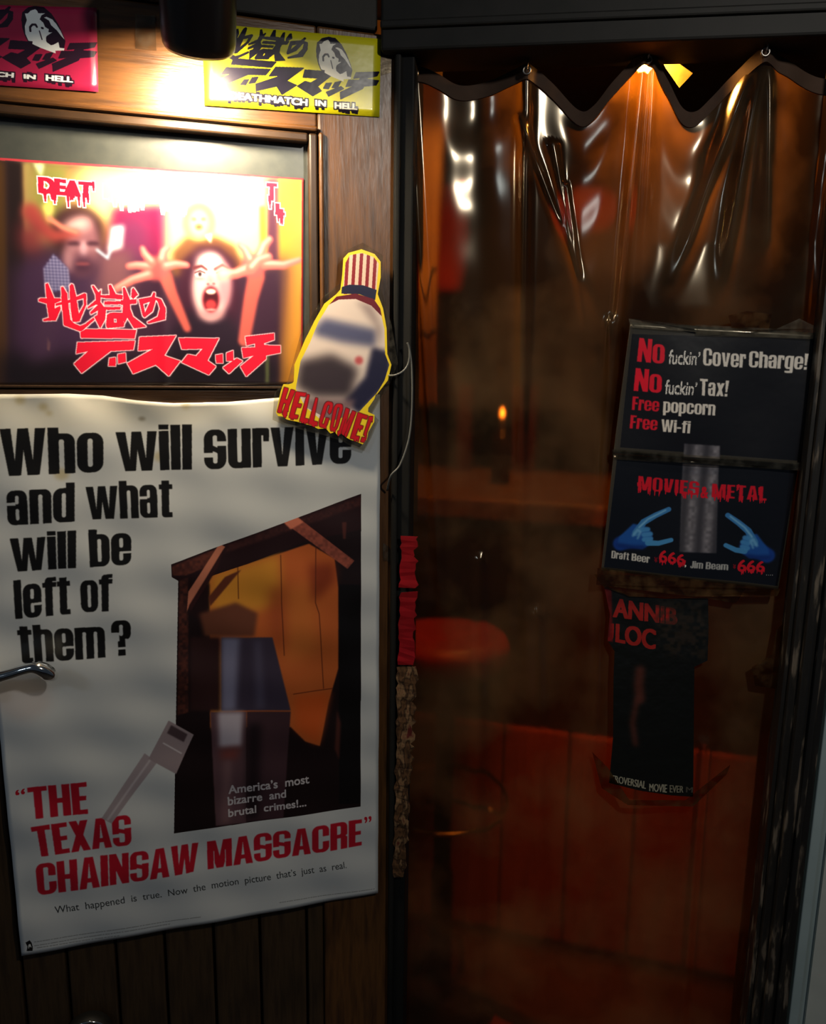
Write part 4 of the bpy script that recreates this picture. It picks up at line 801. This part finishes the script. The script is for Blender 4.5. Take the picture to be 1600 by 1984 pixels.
for s_, q in (('H', [(205, 200), (345, 245), (215, 560), (115, 520)]), ('E', [(355, 255), (490, 275), (370, 610), (265, 590)]), ('L', [(500, 290), (560, 305), (510, 665), (400, 640)]), ('L', [(610, 335), (665, 350), (630, 700), (515, 672)]), ('C', [(735, 375), (850, 400), (740, 735), (635, 700)]), ('O', [(855, 410), (975, 420), (880, 760), (785, 770)]), ('M', [(1000, 465), (1130, 520), (1010, 830), (900, 800)]), ('E', [(1155, 525), (1285, 570), (1160, 880), (1055, 860)]), ('!', [(1300, 575), (1345, 580), (1240, 915), (1180, 900)])):
    t = np.maximum(t, gtext(c, s_, S(q)))
t = c.drips(t, 30, 8, 3); c.put(dil(t, c.k(.8), c.k(.8)), (70, 20, 20)); c.put(t, (196, 22, 34))
root = c.cut_sheet('cutout_sticker', outl, c.material('cutout_sticker', .3, .6, .08, bstr=.12, bscale=20), .0015); tagp(root, 'tall yellow-edged cut-out sticker with striped top and red dripping greeting', 'sticker')
cx_, cy_ = np.mean(V(outl), 0); big = []
for x, y in outl[::2]:
    d = V([x-cx_, y-cy_]); d = d/np.hypot(*d)*13; big.append((x+d[0], y+d[1]))
strip('clear_margin', DF, big, .0180, M['tape'], root, .0004)

# ---- the laminated notice on the curtain
SG = lambda L: [(1140+x/3.478, 600+y/3.478) for x, y in L]
DK = (14, 14, 19)
allq = SG([(278, 85), (1565, 160), (1275, 1890), (85, 1755)])
c = Canvas(OF, -.026, allq, 2400, (52, 48, 40), 7)
c.put(c.poly(SG([(290, 165), (1530, 200), (1405, 1015), (210, 925)])), DK); c.put(c.poly(SG([(190, 1010), (1400, 1085), (1270, 1860), (105, 1735)])), (12, 14, 21))
redn = (226, 22, 46); wh = (226, 218, 206)
Hm = (.727, .75)
for s_, q, col, X_ in (('No', [(338, 190), (512, 208), (508, 366), (322, 350)], redn, .82), ('No', [(315, 392), (492, 410), (488, 562), (300, 546)], redn, .82),
    ('Cover', [(768, 258), (1056, 280), (1050, 392), (764, 376)], wh, .82), ('Charge!', [(1075, 278), (1475, 296), (1462, 406), (1072, 388)], wh, .82), ('Tax!', [(743, 463), (942, 478), (930, 585), (740, 577)], wh, .82), ('Free', [(296, 582), (476, 602), (470, 686), (288, 674)], (212, 22, 44), .82), ('Free', [(282, 708), (465, 728), (458, 812), (274, 798)], (212, 22, 44), .82), ('popcorn', [(500, 600), (852, 622), (846, 712), (496, 690)], wh, .82), ('Wi-fi', [(487, 736), (683, 750), (677, 832), (485, 820)], wh, .82),
    ('Draft', [(157, 1622), (276, 1638), (272, 1688), (152, 1674)], (196, 194, 188), .82), ('Beer', [(292, 1640), (414, 1655), (410, 1706), (288, 1690)], (196, 194, 188), .82), ('Jim', [(685, 1690), (772, 1696), (768, 1744), (681, 1738)], (170, 170, 166), .82), ('Beam', [(790, 1698), (943, 1708), (940, 1756), (786, 1746)], (170, 170, 166), .82)):
    c.put(gtext(c, s_, SG(q), X_, .03), col)
c.put(c.text(',', SG([(646, 1716), (656, 1718), (654, 1734), (644, 1732)]), (.4, .3)), wh)
for s_, q in (("fuckin\u2019", [(540, 268), (750, 285), (738, 376), (532, 368)]), ("fuckin\u2019", [(515, 470), (728, 488), (716, 578), (508, 570)])):
    t = c.text(s_, SG(q), (.5, .4)); n_ = c.vnoise(1.5, 3); c.put(np.clip(t*(.35+n_*1.2), 0, 1), (226, 222, 214)); 
# plain brushed-metal column in place of the film character
col_ = c.poly(SG([(640, 900), (880, 915), (860, 1640), (610, 1630)]))
g = c.vnoise(6, 9); g2 = np.sin(np.arange(c.W)/c.res*230)[None, :]*.5+.5
cb = blur(col_, 2); c.put(cb, (60, 58, 64)); c.put(cb*g2*(.4+.6*g), (150, 146, 152), .85); c.put(cb*blur(c.poly(SG([(600, 980), (900, 1000), (900, 1060), (600, 1040)])), 4), (170, 158, 148), .6)
def horn_hand(pt):
    S_ = lambda L: SG([pt(x, y) for x, y in L])
    c.put(blur(c.stroke(S_([(215, 1575), (290, 1550), (370, 1540)]), 30, 34), c.k(2)), (20, 58, 138)); c.put(blur(c.poly(S_([(192, 1592), (205, 1530), (300, 1440), (390, 1460), (425, 1500), (425, 1575), (360, 1612)])), c.k(1.5)), (28, 80, 158))
    c.put(blur(c.stroke(S_([(320, 1500), (370, 1430), (450, 1385), (540, 1345)]), 15, 10), c.k(.6)), (56, 120, 180)); c.put(blur(c.stroke(S_([(400, 1570), (470, 1572), (555, 1550)]), 12, 9), c.k(.6)), (66, 136, 190))
    for x, y in ((400, 1478), (418, 1510), (420, 1542)): c.put(blur(c.stroke(S_([(x-45, y+5), (x, y)]), 10, 9), c.k(.8)), (70, 140, 198), .9)
    c.put(blur(c.stroke(S_([(340, 1465), (400, 1410), (520, 1350)]), 4, 3), c.k(1)), (130, 190, 225), .8); c.put(blur(c.stroke(S_([(300, 1520), (330, 1480), (350, 1500), (330, 1540)]), 6, 4), c.k(1.5)), (120, 180, 222), .7)
    c.put(blur(c.stroke(S_([(200, 1585), (300, 1600), (370, 1600)]), 8, 8), c.k(3)), (12, 34, 100), .8)
horn_hand(lambda x, y: (x, y)); horn_hand(lambda x, y: (935+(540-x)*.82, y+38+(540-x)*.13))
t = np.maximum(np.maximum(gtext(c, 'MOVIES', SG([(335, 1118), (748, 1160), (742, 1250), (330, 1212)]), .82, .06), gtext(c, 'METAL', SG([(832, 1172), (1200, 1190), (1195, 1285), (828, 1262)]), .82, .06)), c.text('&', SG([(758, 1190), (808, 1195), (804, 1272), (752, 1268)]), (1, .6))); t = c.drips(t, 50, 11, 3); c.put(t, (205, 18, 38))
for q in ([(475, 1612), (650, 1648), (648, 1718), (470, 1700)], [(1006, 1682), (1190, 1694), (1186, 1768), (1000, 1766)]):
    t = c.drips(c.text('666', SG(q), (1.2, .6)), 16, 7, 2.5); c.put(t, (205, 20, 36))
for q in ([(442, 1665), (464, 1668), (462, 1702), (440, 1698)], [(974, 1715), (994, 1718), (992, 1748), (972, 1745)]): c.put(c.text('\u00a5', SG(q), (.5, .3)), (120, 14, 26))
for i in range(4): c.put(c.ell(*SG([(1198+i*13, 1787)])[0], .9, .9), (150, 150, 146))
sm_ = c.material('paper_notice', .3, .9, .10, bstr=.18, bscale=18)
no_ = empty('notice', tuple(OF.w(.57, 1.25, -.03))); tagp(no_, 'black laminated notice in two taped sheets with red and white lettering on the curtain', 'notice')
ds = lambda u, z: .0018*math.sin(u*30)*math.sin(z*22)+.001
c.quad_sheet('upper_sheet', SG([(278, 85), (1565, 160), (1415, 1070), (165, 962)]), sm_, lambda u, z: ds(u, z)+.004, 40, 30, parent=no_)
c.quad_sheet('lower_sheet', SG([(168, 975), (1412, 1060), (1275, 1890), (85, 1755)]), sm_, ds, 40, 30, parent=no_)
for i, L in enumerate(([(270, 60), (730, 110), (735, 150), (280, 120)], [(720, 100), (1260, 130), (1420, 60), (1560, 130), (1560, 200), (730, 165)], [(160, 940), (1440, 1030), (1430, 1085), (160, 1000)], [(940, 40), (1060, 10), (1230, 30), (1210, 150), (960, 120)], [(60, 1740), (1290, 1880), (1270, 1930), (700, 1930), (50, 1850)])):
    strip('tape', OF, SG(L), -.0185 if i < 4 else -.022, M['tape_amber'] if i > 2 else M['tape'], no_, .0005, .004)
# ---- the torn old poster below the notice
R2 = lambda L: [(1120+x/3.333, 1100+y/3.333) for x, y in L]
tq = [(165, 110), (200, 125), (330, 182), (560, 200), (838, 196), (842, 400), (835, 600), (750, 640), (745, 1200), (742, 1480), (600, 1470), (400, 1440), (200, 1390), (225, 1100), (228, 700), (235, 540), (190, 470), (205, 300)]
c = Canvas(OF, -.030, R2(tq), 2400, (12, 14, 12), 8)
for s_, q in (('ANNIB', [(228, 196), (640, 262), (640, 370), (222, 318)]), ('LOC', [(242, 360), (505, 400), (500, 530), (238, 480)]), ('U', [(150, 350), (232, 362), (228, 478), (150, 465)])): c.put(c.text(s_, R2(q), (2.2, .8)), (148, 30, 24))
c.put(blur(c.poly(R2([(150, 110), (215, 130), (225, 480), (150, 470)])), 3), (104, 14, 14), .8)
n_ = c.vnoise(7, 4); m_ = blur(c.poly(R2([(480, 210), (840, 210), (840, 600), (560, 560), (520, 420)])), c.k(8)); c.put(m_*np.clip(n_*1.8-.3, 0, 1), (46, 36, 26), .7)
for L, w_ in (([(400, 660), (390, 760), (400, 850)], 20), ([(380, 850), (350, 1000), (370, 1140)], 11)): c.put(blur(c.stroke(R2(L), w_), c.k(5)), (92, 44, 34), .8)
c.put(c.text('CONTROVERSIAL', R2([(120, 1318), (440, 1378), (436, 1428), (120, 1362)]), (.45, .2)), (150, 146, 128)); c.put(c.text('MOVIE', R2([(458, 1392), (575, 1398), (572, 1452), (458, 1442)]), (.45, .2)), (150, 146, 128)); c.put(c.text('EVER', R2([(590, 1402), (680, 1408), (678, 1452), (590, 1450)]), (.4, .2)), (120, 116, 100)); c.put(c.text('M', R2([(695, 1412), (740, 1416), (738, 1452), (695, 1450)]), (.4, .2)), (70, 66, 58))
o = c.cut_sheet('torn_poster', R2(tq), c.material('torn_poster', .4, .6, .2, bstr=.6, bscale=22), .0008); tagp(o, 'torn dark poster remnant with red letters on the curtain below the notice', 'poster')
for L, mt in (([(100, 40), (560, 60), (1080, 130), (1020, 230), (850, 200), (330, 185), (160, 120)], 'tape_amber'), ([(90, 1190), (190, 1290), (330, 1500), (690, 1500), (980, 1270), (960, 1330), (740, 1540), (320, 1530), (150, 1420)], 'tape_amber'), ([(1340, 340), (1330, 790), (1140, 760), (1120, 640), (1250, 560), (1280, 400)], 'tape_amber')):
    strip('tape', OF, R2(L), -.0285, M[mt], o, .0005, .002)
# ================================================================== small things on the door and jamb
tagp(strip('tape_piece', DF, [(262, 28), (300, 30), (303, 98), (262, 94)], .0012, M['tape']), 'short clear strip on the top rail left of the lamp', 'tape')  # thin clear strip for a small transparent thing beside the lamp
tagp(strip('tape_piece', DF, [(742, 1052), (752, 1058), (768, 1070), (764, 1090), (742, 1086)], .0014, M['tape']), 'curled bit of clear tape at the right edge of the door beside the big poster', 'tape')
tagp(strip('tape_piece', DF, [(738, 68), (757, 72), (758, 140), (738, 146)], .0012, M['tape']), 'clear tape at the right end of the yellow sticker', 'tape')
P = []
for px, py in ((746, 727), (765, 727), (783, 717), (792, 700), (793, 675), (789, 664), (794, 680), (798, 720), (798, 790), (792, 850), (775, 900), (757, 922), (750, 950)):
    q = DF.at(px, py, .034 if px > 755 else .008); P.append(DF.w(q[0], q[1], .034 if px > 755 else .008))
tagp(tube('cable', smoothpath(P, 6), .0016, M['cable'], seg=8), 'thin grey cable looping down the dark post between door and curtain', 'cable')
def ragged(name, F, x0, x1, y0, y1, w, mat, seed, jag=4, n=26, parent=None):
    rg = random.Random(seed); L = []; R_ = []
    for i in range(n+1):
        t = i/n; y = y0+(y1-y0)*t; xa = x0[0]+(x0[1]-x0[0])*t; xb = x1[0]+(x1[1]-x1[0])*t
        L.append((xa+rg.uniform(-jag, jag)*.5, y)); R_.append((xb+rg.uniform(-jag, jag), y+rg.uniform(-3, 3)))
    bm = bmesh.new(); P2 = [[bm.verts.new(F.w(*F.at(x, y, w), w+rg.uniform(0, .0015))) for x, y in Z] for Z in (L, R_)]
    for i in range(n): bm.faces.new([P2[0][i], P2[0][i+1], P2[1][i+1], P2[1][i]])
    g = bmesh.ops.extrude_face_region(bm, geom=bm.faces[:]); bmesh.ops.translate(bm, verts=[v for v in g['geom'] if isinstance(v, bmesh.types.BMVert)], vec=Vector(-F.n*.0008)); bmesh.ops.recalc_face_normals(bm, faces=bm.faces)
    return bm_obj(name, bm, mat, parent)
tagp(ragged('paper_scrap', OF, (778, 774), (806, 806), 1038, 1138, .0205, M['torn_red'], 1, 5, 14), 'upper ragged red paper scrap on the post beside the curtain', 'paper')
tagp(ragged('paper_scrap', OF, (775, 771), (806, 800), 1148, 1288, .0208, M['torn_red'], 2, 4, 16), 'long red paper scrap on the post, above the brown torn paper', 'paper')
tagp(ragged('paper_scrap', OF, (770, 762), (806, 786), 1292, 1700, .0206, M['torn_brown'], 3, 6, 50), 'long strip of torn brown paper running down the post below the red scraps', 'paper')
